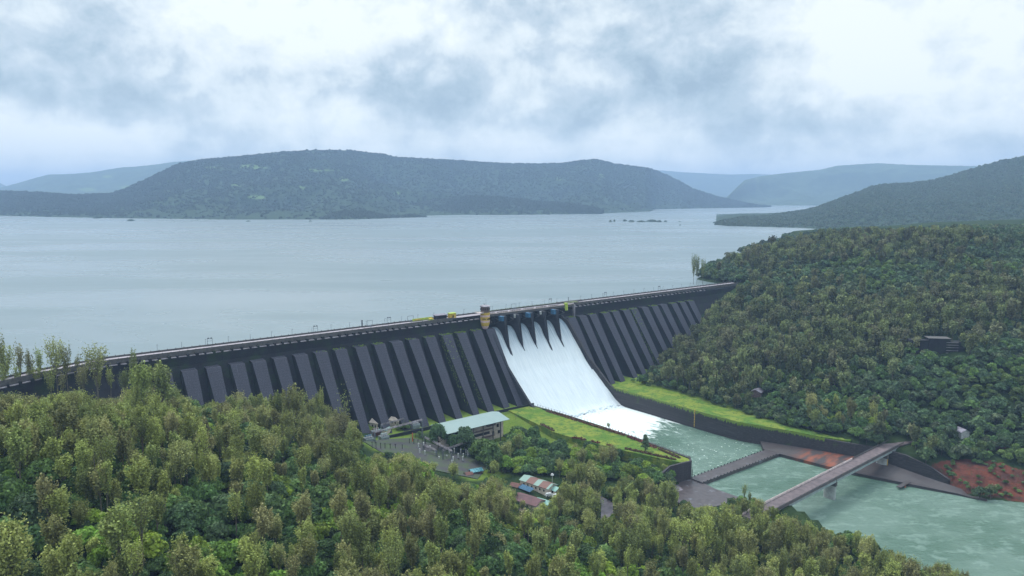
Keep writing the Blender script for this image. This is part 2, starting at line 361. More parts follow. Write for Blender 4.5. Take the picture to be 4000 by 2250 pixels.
def leaf_mat(name,ca,cb,cc,spread=.5,var=.75):
    """leaf colour differs from tree to tree and from leaf to leaf"""
    m=bpy.data.materials.new(name); m.use_nodes=True; N=NT(m.node_tree); b=m.node_tree.nodes['Principled BSDF']
    rnd=N.new('ShaderNodeObjectInfo').outputs['Random']; t=N.new('ShaderNodeAttribute',attribute_name='tint').outputs['Fac']
    c=N.ramp(rnd,[(0,ca),(.45,cb),(.8,cc),(1,tuple(a*1.15 for a in ca))])
    r2=N.m('FRACT',N.m('MULTIPLY',rnd,37.7)); r2=N.m('ADD',N.m('MULTIPLY',r2,var),1-var/2); c=N.mix(1.0,c,N.comb(r2,r2,r2),'MULTIPLY')
    k=N.m('ADD',N.m('MULTIPLY',t,2*spread),1-spread); c=N.mix(1.0,c,N.comb(k,k,k),'MULTIPLY')
    N.link(c,b.inputs['Base Color']); b.inputs['Roughness'].default_value=.7; b.inputs['Specular IOR Level'].default_value=.25
    tr=N.new('ShaderNodeBsdfTranslucent'); N.link(c,tr.inputs[0]); mx=N.new('ShaderNodeMixShader'); mx.inputs[0].default_value=.25
    out=m.node_tree.nodes['Material Output']; N.link(b.outputs[0],mx.inputs[1]); N.link(tr.outputs[0],mx.inputs[2]); N.link(mx.outputs[0],out.inputs[0])
    return m
M['olive']=leaf_mat('olive_leaves',(.170,.210,.062),(.245,.28,.074),(.22,.21,.09))
M['green']=leaf_mat('deep_green_leaves',(.055,.115,.035),(.10,.17,.042),(.06,.10,.045))
M['bright']=leaf_mat('fresh_green_leaves',(.13,.23,.028),(.21,.28,.035),(.11,.20,.035))
M['olivefar']=leaf_mat('hillside_olive_leaves',(.115,.145,.060),(.155,.185,.068),(.145,.145,.078),.5,.9)
M['farleaf']=leaf_mat('hillside_leaves',(.050,.092,.046),(.072,.122,.052),(.085,.108,.056))
M['hillleaf']=leaf_mat('distant_leaves',(.030,.052,.030),(.036,.060,.032),(.044,.058,.034),.35,.3)
M['promoleaf']=leaf_mat('promontory_leaves',(.044,.078,.038),(.056,.094,.042),(.066,.088,.046),.35,.4)
M['brightfar']=leaf_mat('hillside_fresh_leaves',(.075,.135,.036),(.11,.16,.04),(.09,.14,.045))
M['redleaf']=leaf_mat('red_hedge_leaves',(.16,.045,.040),(.13,.055,.035),(.10,.06,.035))
M['bark']=plain('pale_bark',(.16,.14,.11),(.08,.07,.055),1.5)
M['darkbark']=plain('dark_bark',(.06,.05,.04),(.03,.025,.02),1.5)
# ================================================================ TERRAIN
CP=[]
def g(s,t,z): p=W(s,t,z); CP.append((p[0],p[1],z))
def c(x,y,z): CP.append((x,y,z))
# foot of the dam, left to right
for a in [(-345,36,-12),(-400,64,-8),(-290,18,-17),(-240,26,-30),(-200,36,-40),(-160,42,-52),(-130,46,-61),(-90,48,-62.5),(-40,48,-62.5),(-5,50,-63),
          (100,50,-62.5),(135,50,-61),(165,46,-58),(200,44,-48),(230,38,-38),(255,34,-30),(300,20,-14),(350,2,3),(400,0,14),
          (-90,5,-62),(-40,5,-62),(120,5,-62),(-200,5,-40),(200,5,-46),(255,5,-28),(-290,3,-16),(330,5,-3)]: g(*a)
# reservoir side of the dam
for a in [(-400,-60,6),(-330,-60,-14),(-200,-60,-40),(0,-80,-70),(200,-60,-45),(330,-50,-14),(380,-30,3)]: g(*a)
# powerhouse bench, switchyard, lawn, village
for a in [(-110,80,-65),(-60,82,-66),(-40,100,-67),(-110,120,-64.5),(-140,90,-63),(-150,70,-60),(-130,130,-62),(-56,98,-68),(-56,150,-68.5),(-30,130,-66),(-20,170,-69),(-40,190,-70),
          (-103,167,-65),(-110,195,-66),(-70,200,-70),(-30,215,-74),(-10,245,-75)]: g(*a)
# left bank hillside
for a in [(-226,314,-2),(-200,365,-14),(-166,383,-22),(-135,415,-40),(-103,474,-58),(-151,230,9.5),(-123,260,-3),(-95,290,-15),(-72,330,-32),(-39,355,-49),
          (0,273,-45),(30,320,-55),(70,315,-62),(147,330,-70),(-146,197,0),(-106,205,-8),(-63,245,-25),(-200,50,20),(0,60,-25),(0,150,-32),(100,200,-58),(200,200,-70),(-400,200,40),(-500,400,40),
          (-340,340,-3),(-280,370,-10),(3,412,-64),(15,388,-64),(60,400,-69),(95,425,-74),(-600,100,60),(-600,600,20),(-400,500,6),(90,300,-62),(110,350,-70),(135,370,-66),(145,376,-62),(120,330,-66)]: c(*a)
# right bank: terrace, slope, ridge, lake shore
for a in [(120,100,-61.5),(130,150,-61.5),(122,190,-61.5),(118,225,-62),(128,262,-61),(150,272,-61.5),(165,265,-58)]: g(*a)
for a in [(165,140,-50),(250,150,-24),(350,150,6),(450,100,30),(600,0,44),(180,220,-45)]: g(*a)
for a in [(258,822,3),(300,850,8),(450,1000,38),(300,980,14),(700,1100,46),(1000,1100,52),(400,1300,12),(600,1500,24),(800,1500,40),(1300,1300,70),(1500,900,80),(1000,700,50),(700,600,22),
          (520,740,34),(236,868,-1),(325,1060,-1),(432,1225,-1),(650,1555,-1),(990,1950,-1),(1200,2250,2),(180,900,-15),(230,1100,-15),(310,1300,-15),(480,1640,-15),(780,2050,-15),(1000,2300,-15),
          (1400,1900,40),(1900,1500,100),(1900,500,90),(450,560,-10),(380,480,-42),(340,500,-48),(300,470,-66),(330,450,-64),(420,420,-55),(360,445,-62),(303,440,-67),(280,425,-74),(310,418,-74),(400,368,-74),(550,380,-40),(800,300,0),(1900,-100,50),(700,0,-30),(500,0,-60),(500,200,-66)]: c(*a)
CP=np.array(CP)
def tps_fit(P):
    n=len(P); d=np.hypot(P[:,None,0]-P[None,:,0],P[:,None,1]-P[None,:,1])/100; K=np.where(d>0,d*d*np.log(d+1e-9),0)+np.eye(n)*.02
    Q=np.c_[np.ones(n),P[:,:2]/100]; Mx=np.zeros((n+3,n+3)); Mx[:n,:n]=K; Mx[:n,n:]=Q; Mx[n:,:n]=Q.T
    return np.linalg.solve(Mx,np.r_[P[:,2],0,0,0])
TW=tps_fit(CP)
def vnoise(x,y,sc,oct=4,seed=0,gain=.5):
    """smooth value noise"""
    out=0; amp=1; tot=0
    for o in range(oct):
        r=np.random.default_rng(seed+o); T=r.random((256,256))*2-1
        X=x/sc+seed*3.7; Y=y/sc+seed*1.3; i=np.floor(X).astype(int); j=np.floor(Y).astype(int); fx=X-i; fy=Y-j
        fx=fx*fx*(3-2*fx); fy=fy*fy*(3-2*fy); a=T[i%256,j%256]; b=T[(i+1)%256,j%256]; c_=T[i%256,(j+1)%256]; e=T[(i+1)%256,(j+1)%256]
        out=out+amp*((a*(1-fx)+b*fx)*(1-fy)+(c_*(1-fx)+e*fx)*fy); tot+=amp; amp*=gain; sc=sc/2
    return out/tot
def inpoly(x,y,poly):
    x=np.asarray(x,float); y=np.asarray(y,float); r=np.zeros(np.broadcast(x,y).shape,bool); n=len(poly)
    for i in range(n):
        x1,y1=poly[i][:2]; x2,y2=poly[(i+1)%n][:2]
        if y1==y2: continue
        r^=((y1>y)!=(y2>y))&(x<(x2-x1)*(y-y1)/(y2-y1)+x1)
    return r
def polydist(x,y,poly):
    d=np.full(np.shape(x),1e9)
    for i in range(len(poly)):
        x1,y1=poly[i][:2]; x2,y2=poly[(i+1)%len(poly)][:2]; dx,dy=x2-x1,y2-y1; L=dx*dx+dy*dy
        k=np.clip(((x-x1)*dx+(y-y1)*dy)/L,0,1); d=np.minimum(d,np.hypot(x-x1-k*dx,y-y1-k*dy))
    return d
def S2(pts): return [tuple(W(a,b,0)[:2]) for a,b in pts]
RIVER=S2([(3,30),(95,30),(95.5,180),(101,196),(108,218),(113,238),(119,256),(126,270),(130,288),(130,302),(126,315)])+[(276,430),(272,419),(302,408),(400,355),(520,330),(640,250),(700,100),(480,-60),(390,40),(330,140),(275,225),(240,270),(205,310),(172,345),(150,385),(133,418),(106,440)]+S2([(3,205)])
TW_=TW
def base_z(x,y):
    x=np.asarray(x,float); y=np.asarray(y,float); sh=x.shape; x=x.ravel(); y=y.ravel(); out=np.empty(len(x))
    for k in range(0,len(x),20000):
        a,b=x[k:k+20000],y[k:k+20000]; d=np.hypot(a[:,None]-CP[None,:,0],b[:,None]-CP[None,:,1])/100
        out[k:k+20000]=(np.where(d>0,d*d*np.log(d+1e-9),0)@TW[:-3])+TW[-3]+TW[-2]*a/100+TW[-1]*b/100
    return out.reshape(sh)
REDPOLY=[tuple(pix(u,v,z)[:2]) for u,v,z in [(3625,1860,-73),(3655,1822,-70),(3750,1810,-69),(3870,1822,-69),(3960,1850,-70),(4150,1880,-70),(4150,1985,-75),(3900,1945,-75.5),(3700,1925,-75.5),(3640,1895,-75.5)]]
RB_=REDPOLY
LAKE=[tuple(pix(u,v,0)[:2]) for u,v in [(2690,1125),(2712,1100),(2740,1078),(2790,1032),(2860,1002),(2950,972),(3060,946),(3160,930),(3300,915),(3600,903)]]+[(1900,2600),(600,2600),(100,1400),(140,800)]
def ground(x,y):
    z=base_z(x,y); s,t=(x-O[0])*A[0]+(y-O[1])*A[1],(x-O[0])*D[0]+(y-O[1])*D[1]
    amp=np.clip(polydist(x,y,RIVER)/120,0,1)*np.where((t>-60)&(t<60)&(s>-300)&(s<300),.1,1.)
    z=z+vnoise(x,y,90,4,3)*np.where(x<0,5,8)*amp*np.clip((t-100)/100+1,.3,1.)
    z=np.clip(z,-90,140)
    z=np.where(inpoly(x,y,RB_),z+vnoise(x,y,16,3,91)*2.6,z)
    ins=inpoly(x,y,RIVER); d=polydist(x,y,RIVER); z=np.where(ins,np.minimum(z,-76.5-np.minimum(d,8)),z)
    # lake stays under water just behind the crest
    z=np.where((t<-14)&(s>-340)&(s<345),np.minimum(z,-3),z)
    il=inpoly(x,y,LAKE); dl=polydist(x,y,LAKE); z=np.where(il,np.minimum(z,-.5-np.minimum(dl,40)*.2),z); z=np.where(~il&(dl<60)&(y>850)&(x<1300),np.minimum(z,1+dl*.22),z)
    return z
def hit(u,v):
    r=ray(u,v); ys=np.linspace(140,1600,3000); k=ys/r[1]; gz=ground(r[0]*k,ys); i=np.argmax(CH+r[2]*k<gz); return np.array([r[0]*k[i],ys[i],gz[i]])
gx=np.r_[np.arange(-720,-320,12),np.arange(-320,480,4.),np.arange(480,1100,8.),np.arange(1100,1950,14.)]
gy=np.r_[np.arange(-120,120,12),np.arange(120,900,4.),np.arange(900,1500,8.),np.arange(1500,2420,14.)]
GX,GY=np.meshgrid(gx,gy,indexing='ij'); GZ=ground(GX,GY)
soil=np.where(inpoly(GX,GY,REDPOLY),1.,np.clip(1-polydist(GX,GY,REDPOLY)/8,0,1)*.6)
for (u,v,z,r) in [(3560,1255,8,9),(3640,1270,6,8),(3420,1560,-40,6),(3900,1740,-58,8),(3500,1550,-40,4),(3200,1010,36,7),(3840,1760,-60,8)]:
    q=hit(u,v); soil=np.maximum(soil,np.clip(1.3-np.hypot(GX-q[0],GY-q[1])/r,0,1))
sG,tG=st(np.stack([GX,GY],-1))
grass=np.zeros_like(GX)
def gpoly(P,v): 
    global grass
    grass=np.maximum(grass,np.where(inpoly(GX,GY,P),v,np.clip(1-polydist(GX,GY,P)/5,0,1)*v))
gpoly(S2([(-130,4),(0,4),(0,50),(-130,52)]),1); gpoly(S2([(90,4),(190,4),(140,60),(92,60)]),.9)
gpoly(S2([(-60,60),(0,55),(0,150),(-58,160)]),.7); gpoly(S2([(-150,52),(-112,52),(-112,66),(-150,80)]),.8); gpoly(S2([(-118,120),(-98,120),(-100,150),(-124,150)]),.8)
gpoly(S2([(88,50),(120,50),(120,150),(112,230),(100,230)]),1)
GZ=np.where(grass>.5,GZ,GZ)
terrain=grid_mesh('terrain',GX,GY,GZ,M['terrain'],dict(soil=soil,grass=grass)); tag(terrain,'wooded valley sides and hillside soil below the dam',kind='structure')

# ---------------------------------------------------------------- water
def flat(name,poly,z,mat,**k):
    o=MB().add([(p[0],p[1],z) for p in poly],[tuple(range(len(poly)))]).build(name,mat); return tag(o,**k)
def ori(poly):
    a=sum(poly[i][0]*poly[(i+1)%len(poly)][1]-poly[(i+1)%len(poly)][0]*poly[i][1] for i in range(len(poly))); return poly if a>0 else poly[::-1]
q=[tuple(W(a,b,0)[:2]) for a,b in [(345,-9),(-283,-9),(-320,bend(-320)-9),(-360,bend(-360)-9),(-3500,600)]]
flat('reservoir',ori(q+[(-12900,3000),(-12900,16000),(12900,16000),(12900,2200),(2500,1200)]),0.,M['reservoir'],label='wide grey-blue reservoir lake held behind the dam',kind='structure')
rp=[(80,700),(-20,560),(0,480),(60,420),(90,330),(120,200),(300,-100),(900,-100),(900,330),(420,430),(300,460),(250,520)]
flat('river',ori(rp),-75.5,M['river'],label='milky green river with foam below the spillway',kind='structure')

# ================================================================ FAR HILLS
def hill(name,shore,ridge,dr,mat,label,rows=150,cols=500,back=1500,prof=1.25,rough=1.,seed=1,steep=0.,crown=3.5,grass_fn=None,base=-2.):
    """a hill between a shoreline (pixels of the water's edge) and a ridge line dr metres behind it"""
    u0=min(p[0] for p in shore); u1=max(p[0] for p in shore); U=np.linspace(u0,u1,cols)
    su=np.interp(U,[p[0] for p in shore],[p[1] for p in shore]); ru=np.interp(U,[p[0] for p in ridge],[p[1] for p in ridge])
    drr=np.interp(U,[p[0] for p in dr],[p[1] for p in dr]) if hasattr(dr,'__len__') else np.full(cols,float(dr))
    G=np.array([pix(a,b,0) for a,b in zip(U,su)]); dirx=np.array([ray(a,800)[:2] for a in U]); dirx/=np.linalg.norm(dirx,axis=1)[:,None]
    ds=np.hypot(G[:,0],G[:,1]); dR=ds+drr
    zr=np.array([CH+ray(a,b)[2]/np.hypot(*ray(a,b)[:2])*k for a,b,k in zip(U,ru,dR)])
    f=np.r_[np.linspace(0,1,rows),1+np.linspace(.02,1,30)]
    Ff,_=np.meshgrid(f,U); dist=ds[:,None]+np.where(Ff<=1,Ff*drr[:,None],drr[:,None]+(Ff-1)*back)
    X=dirx[:,0][:,None]*dist; Y=dirx[:,1][:,None]*dist
    h=np.where(Ff<=1,np.clip(Ff,0,1)**prof,1-(Ff-1)**1.5)
    if steep: h=np.where(Ff<=1,(1-steep)*h+steep*(1/(1+np.exp(-(Ff-.72)*22))-1/(1+math.exp(.72*22))),h)
    Z=base+(zr[:,None]-base)*h
    env=np.clip(Ff*3,0,1)*np.clip((1-Ff)*4,0,1)*np.where(Ff>1,0,1)
    rv=1-np.abs(vnoise(X,Y,620,3,seed))*2; Z=Z+env*(rv-.55)*np.clip(zr[:,None],30,400)*.17*rough
    rv2=1-np.abs(vnoise(X,Y,230,3,seed+7))*2; Z=Z+env*(rv2-.5)*16*rough
    cr=np.abs(vnoise(X,Y,17,2,seed+3))+.6*np.maximum(0,vnoise(X,Y,9,1,seed+5)); Z=Z+cr*crown*np.clip(Ff*40,0,1)
    gr=np.zeros_like(X) if grass_fn is None else grass_fn(X,Y,Z,np.broadcast_to(U[:,None],X.shape))
    o=grid_mesh(name,X,Y,Z,mat,dict(grass=gr)); tag(o,label,kind='structure'); return o,(U,dirx,ds,drr,X,Y,Z,Ff)
def spots(L):
    def fn(X,Y,Z,U):
        u,v=proj(np.stack([X,Y,Z],-1)); g_=np.zeros_like(X)
        for a,b,ra,rb in L: g_=np.maximum(g_,np.exp(-(((u-a)/ra)**2+((v-b)/rb)**2)))
        return g_*1.1
    return fn
H={}
H['main']=hill('hill_across_reservoir',[(-300,836),(0,843),(200,848),(450,853),(850,858),(1250,858),(1500,848),(1560,845),(1900,838),(2350,834),(2520,827),(2560,818),(2700,815),(2900,812),(2990,810),(3010,808)],
  [(-300,735),(0,747),(160,753),(290,762),(430,757),(500,735),(620,680),(700,642),(760,628),(900,615),(1000,605),(1130,592),(1250,586),(1380,588),(1500,602),(1560,615),(1700,622),(1850,630),(1960,638),(2100,640),(2200,637),(2260,627),(2320,622),(2360,630),(2400,640),(2520,655),(2560,665),(2640,700),(2700,735),(2800,768),(2900,790),(2985,806),(3010,808)],
  [(-300,900),(300,900),(700,1500),(1250,1900),(2000,1900),(2400,1700),(2700,1000),(2900,500),(3010,150)],M['hill'],'broad wooded hill across the reservoir with its top in cloud',cols=620,rows=230,steep=.18,seed=11,
  grass_fn=spots([(920,720,34,22),(960,650,70,10),(1010,655,60,9),(1250,665,110,7),(1340,700,30,14),(830,655,60,7),(2180,700,20,14),(2340,690,30,16),(1550,755,20,10),(1180,735,22,14),(1000,770,60,12)]))
H['spur']=hill('low_spur',[(1540,838),(1560,836),(1700,838),(1940,840),(2150,838),(2350,836),(2368,826)],[(1540,836),(1600,800),(1700,780),(1850,765),(1950,768),(2100,785),(2250,797),(2330,812),(2368,826)],
  [(1540,40),(1700,450),(2100,450),(2300,200),(2368,30)],M['hill'],'low darker wooded spur at the foot of the far hill',cols=260,rows=60,back=500,seed=5,rough=.25)
H['spur2']=hill('point_of_land',[(1250,858),(1400,857),(1520,853),(1600,850),(1664,848)],[(1250,850),(1350,820),(1430,825),(1510,842),(1560,845),(1600,838),(1630,843),(1664,848)],
  [(1250,200),(1500,200),(1664,25)],M['hill'],'small wooded point running into the reservoir below the far hill',cols=140,rows=30,back=200,seed=8,rough=.1)
H['pen']=hill('wooded_point_beyond',[(2390,822),(2450,827),(2540,826),(2552,822)],[(2390,812),(2450,813),(2530,818),(2552,822)],120,M['hill'],'thin wooded point beside the deeper channel',cols=80,rows=16,back=150,seed=9,rough=.05)
H['promo']=hill('wooded_promontory',[(2800,878),(2850,883),(3000,887),(3150,892),(3250,900),(3400,905),(3800,915),(4100,920),(4700,930)],
  [(2800,874),(2830,862),(2900,852),(3000,846),(3150,822),(3200,808),(3250,790),(3330,760),(3390,735),(3440,722),(3560,716),(3640,705),(3740,675),(3830,648),(3900,630),(4000,609),(4200,580),(4500,560),(4700,550)],
  [(2800,20),(2900,260),(3200,700),(3500,1200),(4000,1500),(4700,1600)],M['hill'],'wooded promontory rising to the right beyond the bay',cols=420,rows=200,seed=21,rough=.7,prof=1.1,
  grass_fn=spots([(3980,740,60,8),(3920,720,40,14),(3880,770,30,5),(3450,760,30,8),(3440,830,30,8),(3210,815,30,5),(3350,830,30,6),(3990,690,25,14),(3200,850,50,5)]))
H['right']=hill('hill_behind_promontory',[(2790,806),(2920,803),(3000,802),(3160,803),(3500,806),(4100,810)],
  [(2790,806),(2830,780),(2880,728),(2905,705),(2960,690),(3050,678),(3200,663),(3260,648),(3350,642),(3420,638),(3500,643),(3700,648),(3850,650),(4100,652)],
  [(2790,60),(2850,300),(2950,1400),(3400,2200),(4100,2200)],M['farhill'],'blue flat-topped hill behind the promontory',cols=240,rows=80,seed=31,steep=.35,crown=5)
H['farr']=hill('far_ridge',[(2400,788),(3000,789),(3400,790)],[(2400,650),(2560,664),(2650,672),(2760,678),(2850,682),(2950,680),(3050,684),(3400,690)],3000,M['farhill'],'pale distant ridge seen through the gap in the hills',cols=160,rows=60,seed=41,steep=.3,crown=5)
H['left']=hill('hill_far_left',[(-300,800),(0,803),(400,806),(900,806)],[(-300,740),(0,735),(60,720),(150,695),(200,682),(290,680),(380,672),(480,655),(560,650),(640,640),(700,632),(800,625),(900,620)],
  2600,M['farhill'],'pale wooded ridge at the far left beyond the lake',cols=240,rows=80,seed=51,steep=.1,crown=5,grass_fn=spots([(340,740,60,12),(420,690,30,8),(500,730,60,10)]))
H['left2']=hill('hill_farthest_left',[(-300,792),(500,794)],[(-300,690),(-50,700),(0,712),(60,740),(300,735),(500,720)],3500,M['farhill'],'faint farthest ridge at the left edge',cols=90,rows=40,seed=61,crown=4)
# small wooded islands in the reservoir
def island(u,v,wpx,hpx,label):
    c0=pix(u,v,0); dist=c0[1]; rx=wpx/2*dist/F; h=hpx*dist/F; n=26; m=9; X=np.zeros((n,m));Y=np.zeros((n,m));Z=np.zeros((n,m))
    for i in range(n):
        a=2*math.pi*i/(n-1)
        for j in range(m):
            r=1-j/(m-1); wv=1+.15*math.sin(3*a+u)
            X[i,j]=c0[0]+rx*r*math.cos(a)*wv; Y[i,j]=c0[1]+max(rx*.6,9)*r*math.sin(a)*wv; Z[i,j]=-1+(h+1)*(1-r**2.2)*(1 if j==0 else (.75+.5*((math.sin(i*12.9+j*78.2+u)*43758.5)%1)))
    o=grid_mesh('island',X,Y,Z,M['hill'],dict(grass=np.zeros_like(X))); tag(o,label,kind='structure')
for a in [(2385,866,14,5,'islet'),(2400,865,10,6,'islet'),(2440,864,20,6,'island'),(2466,866,30,5,'island'),(2505,867,40,5,'island'),(2545,866,50,7,'island'),(2575,867,28,6,'island'),(2600,867,16,5,'islet'),
          (2655,867,9,3,'islet'),(2657,880,8,3,'islet'),(380,853,32,6,'island'),(513,863,34,6,'island'),(970,865,20,3,'islet'),(1212,865,14,3,'islet'),(262,846,12,3,'islet'),(2790,871,12,4,'islet')]:
    island(*a[:4],'low wooded islet in the reservoir')
# land beyond and around everything
flat('ground',[(-13000,-1000),(13000,-1000),(13000,16100),(-13000,16100)],-95.,M['farhill'],label='open land beyond the hills',kind='structure')
# ================================================================ DAM
RZ=math.atan2(A[1],A[0])
dam=empty('dam',(O[0],O[1],0),RZ,label='long dark concrete dam with buttressed face and open spillway in its middle',cat='dam')
SL,SR=-430.,352.                        # ends of the crest
SP0,SP1=-3.,80.                         # spillway opening
def strip(name,secs,prof,mat,parent=dam,caps=True):
    """sweep a closed (t,z) outline along the crest through the stations secs"""
    v=[];f=[];n=len(prof)
    for s in secs:
        for t,z in prof: v.append((s,-(t+bend(s)),z))
    for i in range(len(secs)-1):
        for k in range(n): f.append((i*n+k,i*n+(k+1)%n,(i+1)*n+(k+1)%n,(i+1)*n+k))
    if caps: f+=[tuple(range(n))[::-1],tuple(range((len(secs)-1)*n,len(secs)*n))]
    o=MB().add(v,f).build(name,mat,parent); return o
secL=[SL,-400,-360,-340,-320,-300,-283,-270,-200,-100,SP0]; secR=[SP1+1,150,250,SR]
body=[(-12,-95),(-12,4.45),(-3.4,4.45),(-3.4,1.6),(-.9,1.6),(-.9,-4),(0,-7.5),(1.6,-12),(26,-61),(44,-95)]
strip('dam_wall',secL,body,M['dam']); strip('dam_wall',secR,body,M['dam'])
allsec=secL[:-1]+[SP0,SP1+1]+secR[1:]
strip('roadway',allsec,[(-11.3,4.0),(-11.3,4.5),(-4.0,4.5),(-4.0,4.0)],M['road'])
# upstream and downstream parapets with their little posts
def parapet(name,s0,s1,t0,t1,z0,z1,mat,post=3.0,ph=.5,pw=.35):
    m=MB(); S=sorted(set([s0,s1]+[x for x in (-360,-340,-320,-300,-283) if s0<x<s1])); n=4
    v=[];f=[]
    for s in S:
        for t,z in [(t0,z0),(t1,z0),(t1,z1),(t0,z1)]: v.append((s,-(t+bend(s)),z))
    for i in range(len(S)-1):
        for k in range(4): f.append((i*4+k,i*4+(k+1)%4,(i+1)*4+(k+1)%4,(i+1)*4+k))
    f+=[(3,2,1,0),tuple(range((len(S)-1)*4,len(S)*4))]; m.add(v,f)
    s=s0+.5
    while s<s1 and post:
        b=bend(s); m.box(s,s+pw,-(t1+b),-(t0+b),z1-.02,z1+ph); s+=post
    return m.build(name,mat,dam)
parapet('upstream_parapet',SL,SR,-12.6,-12.05,3.2,5.5,M['parapet'],5.0,.45)
parapet('downstream_parapet',SL,-36,-3.35,-2.9,2.2,5.3,M['parapet'],5.0,.3)
parapet('downstream_parapet',98,SR,-3.35,-2.9,2.2,5.3,M['parapet'],5.0,.3)
# pale service ledge under the road, with corbels
lm=MB()
for a,b in [(SL,SP0-4),(96,290)]:
    S=sorted(set([a,b]+[x for x in (-360,-340,-320,-300,-283) if a<x<b])); v=[];f=[]
    for s in S:
        for t,z in [(-2.9,1.62),(-.7,1.62),(-.7,2.0),(-2.9,2.0)]: v.append((s,-(t+bend(s)),z))
    for i in range(len(S)-1):
        for k in range(4): f.append((i*4+k,i*4+(k+1)%4,(i+1)*4+(k+1)%4,(i+1)*4+k))
    f+=[(3,2,1,0),tuple(range((len(S)-1)*4,len(S)*4))]; lm.add(v,f)
lm.build('service_ledge',M['ledge'],dam)
cm=MB(); s=SL
while s<290:
    if s<SP0-6 or s>96:
        b=bend(s); cm.box(s,s+1.1+.8*random.random(),-(-.55+b),-(-2.88+b),1.0,2.9+.5*random.random())
    s+=5.1+1.5*random.random()
cb=cm.build('ledge_corbel',M['dam'],dam); cb['kind']='stuff'
# buttresses: one prototype, copied along the dam
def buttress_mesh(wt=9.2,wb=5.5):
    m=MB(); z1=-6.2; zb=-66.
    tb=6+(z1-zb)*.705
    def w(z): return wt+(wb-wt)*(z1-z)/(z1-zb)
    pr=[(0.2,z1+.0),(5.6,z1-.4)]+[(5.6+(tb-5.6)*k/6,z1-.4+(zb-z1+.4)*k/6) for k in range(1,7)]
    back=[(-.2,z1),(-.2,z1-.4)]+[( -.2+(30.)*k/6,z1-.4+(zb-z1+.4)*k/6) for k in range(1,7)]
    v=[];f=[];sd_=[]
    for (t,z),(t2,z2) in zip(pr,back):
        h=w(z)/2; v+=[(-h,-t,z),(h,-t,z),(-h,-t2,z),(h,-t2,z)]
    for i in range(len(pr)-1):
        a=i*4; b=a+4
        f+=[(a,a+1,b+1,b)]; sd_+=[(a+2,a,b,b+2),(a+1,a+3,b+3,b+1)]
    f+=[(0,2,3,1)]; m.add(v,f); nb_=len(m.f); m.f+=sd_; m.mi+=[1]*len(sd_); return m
bp=buttress_mesh().build('buttress',[M['butt'],M['dam']],dam); bp.location=(-3.6-.9,0,0)  # side faces take the darker masonry, their shade put into the colour
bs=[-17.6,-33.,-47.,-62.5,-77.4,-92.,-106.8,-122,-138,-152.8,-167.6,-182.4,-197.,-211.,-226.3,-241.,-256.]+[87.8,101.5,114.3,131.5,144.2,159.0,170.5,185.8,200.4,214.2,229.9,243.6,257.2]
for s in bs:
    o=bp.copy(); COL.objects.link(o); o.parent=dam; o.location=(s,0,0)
bp['label']='last buttress beside the left edge of the falling water'
# weeds on the buttress tops
mg=material('buttress_weeds',lambda N,b:N.link(N.mix(N.noise(pos(N),.8,4,.7),(.10,.20,.03),(.20,.26,.05)),b.inputs['Base Color']),.9,.1)
for s,k in [(-47,1.0),(-33,.8),(-17.6,.35),(-62.5,.4),(-77.4,.2),(-106.8,.35),(-122,.25),(-138,.3),(-152.8,.15),(114.5,.35),(131.5,.4),(144.2,.4),(159,.5),(170.5,.9),(200.4,.6),(229.9,.5),(257.2,.5),(88.6,.4),(243.6,.4)]:
    m=MB(); n=int(70*k)
    for i in range(n):
        a=random.uniform(-4.6,4.4 if k<.9 else 4.6); t=random.uniform(.3,5.8) if k<.9 or random.random()<.5 else random.uniform(5,5+13*k); z=-6.2 if t<5.6 else -6.6-(t-5.6)/.705
        r=random.uniform(.3,.9); 
        for j in range(3):
            g_=random.uniform(0,6.28); dx,dy=math.cos(g_)*r,math.sin(g_)*r; m.add([(a-dx,-(t)-dy,z),(a+dx,-t+dy,z),(a+dx*.4,-t,z+r*random.uniform(.4,1.0))],[(0,1,2)])
    if k>=.8:
        for i in range(110):
            z=random.uniform(-56,-7); t=6+(-6.2-z)*.705; dt_=random.uniform(.2,7); hw_=4.7-1.5*(-6.2-z)/59.8; r=random.uniform(.3,.8)
            m.add([(-hw_-.05,-(t-dt_),z),(-hw_-.05,-(t-dt_)+r,z+r*.6),(-hw_-.35,-(t-dt_)-r*.4,z-r)],[(0,1,2)])
    o=m.build('weeds',mg,dam); o.location=(s,0,0); o['kind']='stuff'
# expansion pilasters and stains are in the wall; vertical joint piers at the spillway ends
m=MB().box(94.2,95.4,-1.6,1.2,-7,4.4); m.build('end_pilaster',M['ledge'],dam)
# ---- spillway
PIERS=[9.,23.5,38.,52.5,67.]
def chute_z(t):   # water surface down the chute
    return float(np.interp(t,[-2,0,3,6,10,16,27,40,53,60,66,72],[-7.4,-8.0,-9.8,-12.6,-17.6,-25.6,-40.2,-52.8,-64.8,-71.2,-74.8,-75.75]))
def edge0(t): return -3.0+max(0,t)*.075
def edge1(t): return 80.0+max(0,t)*.165
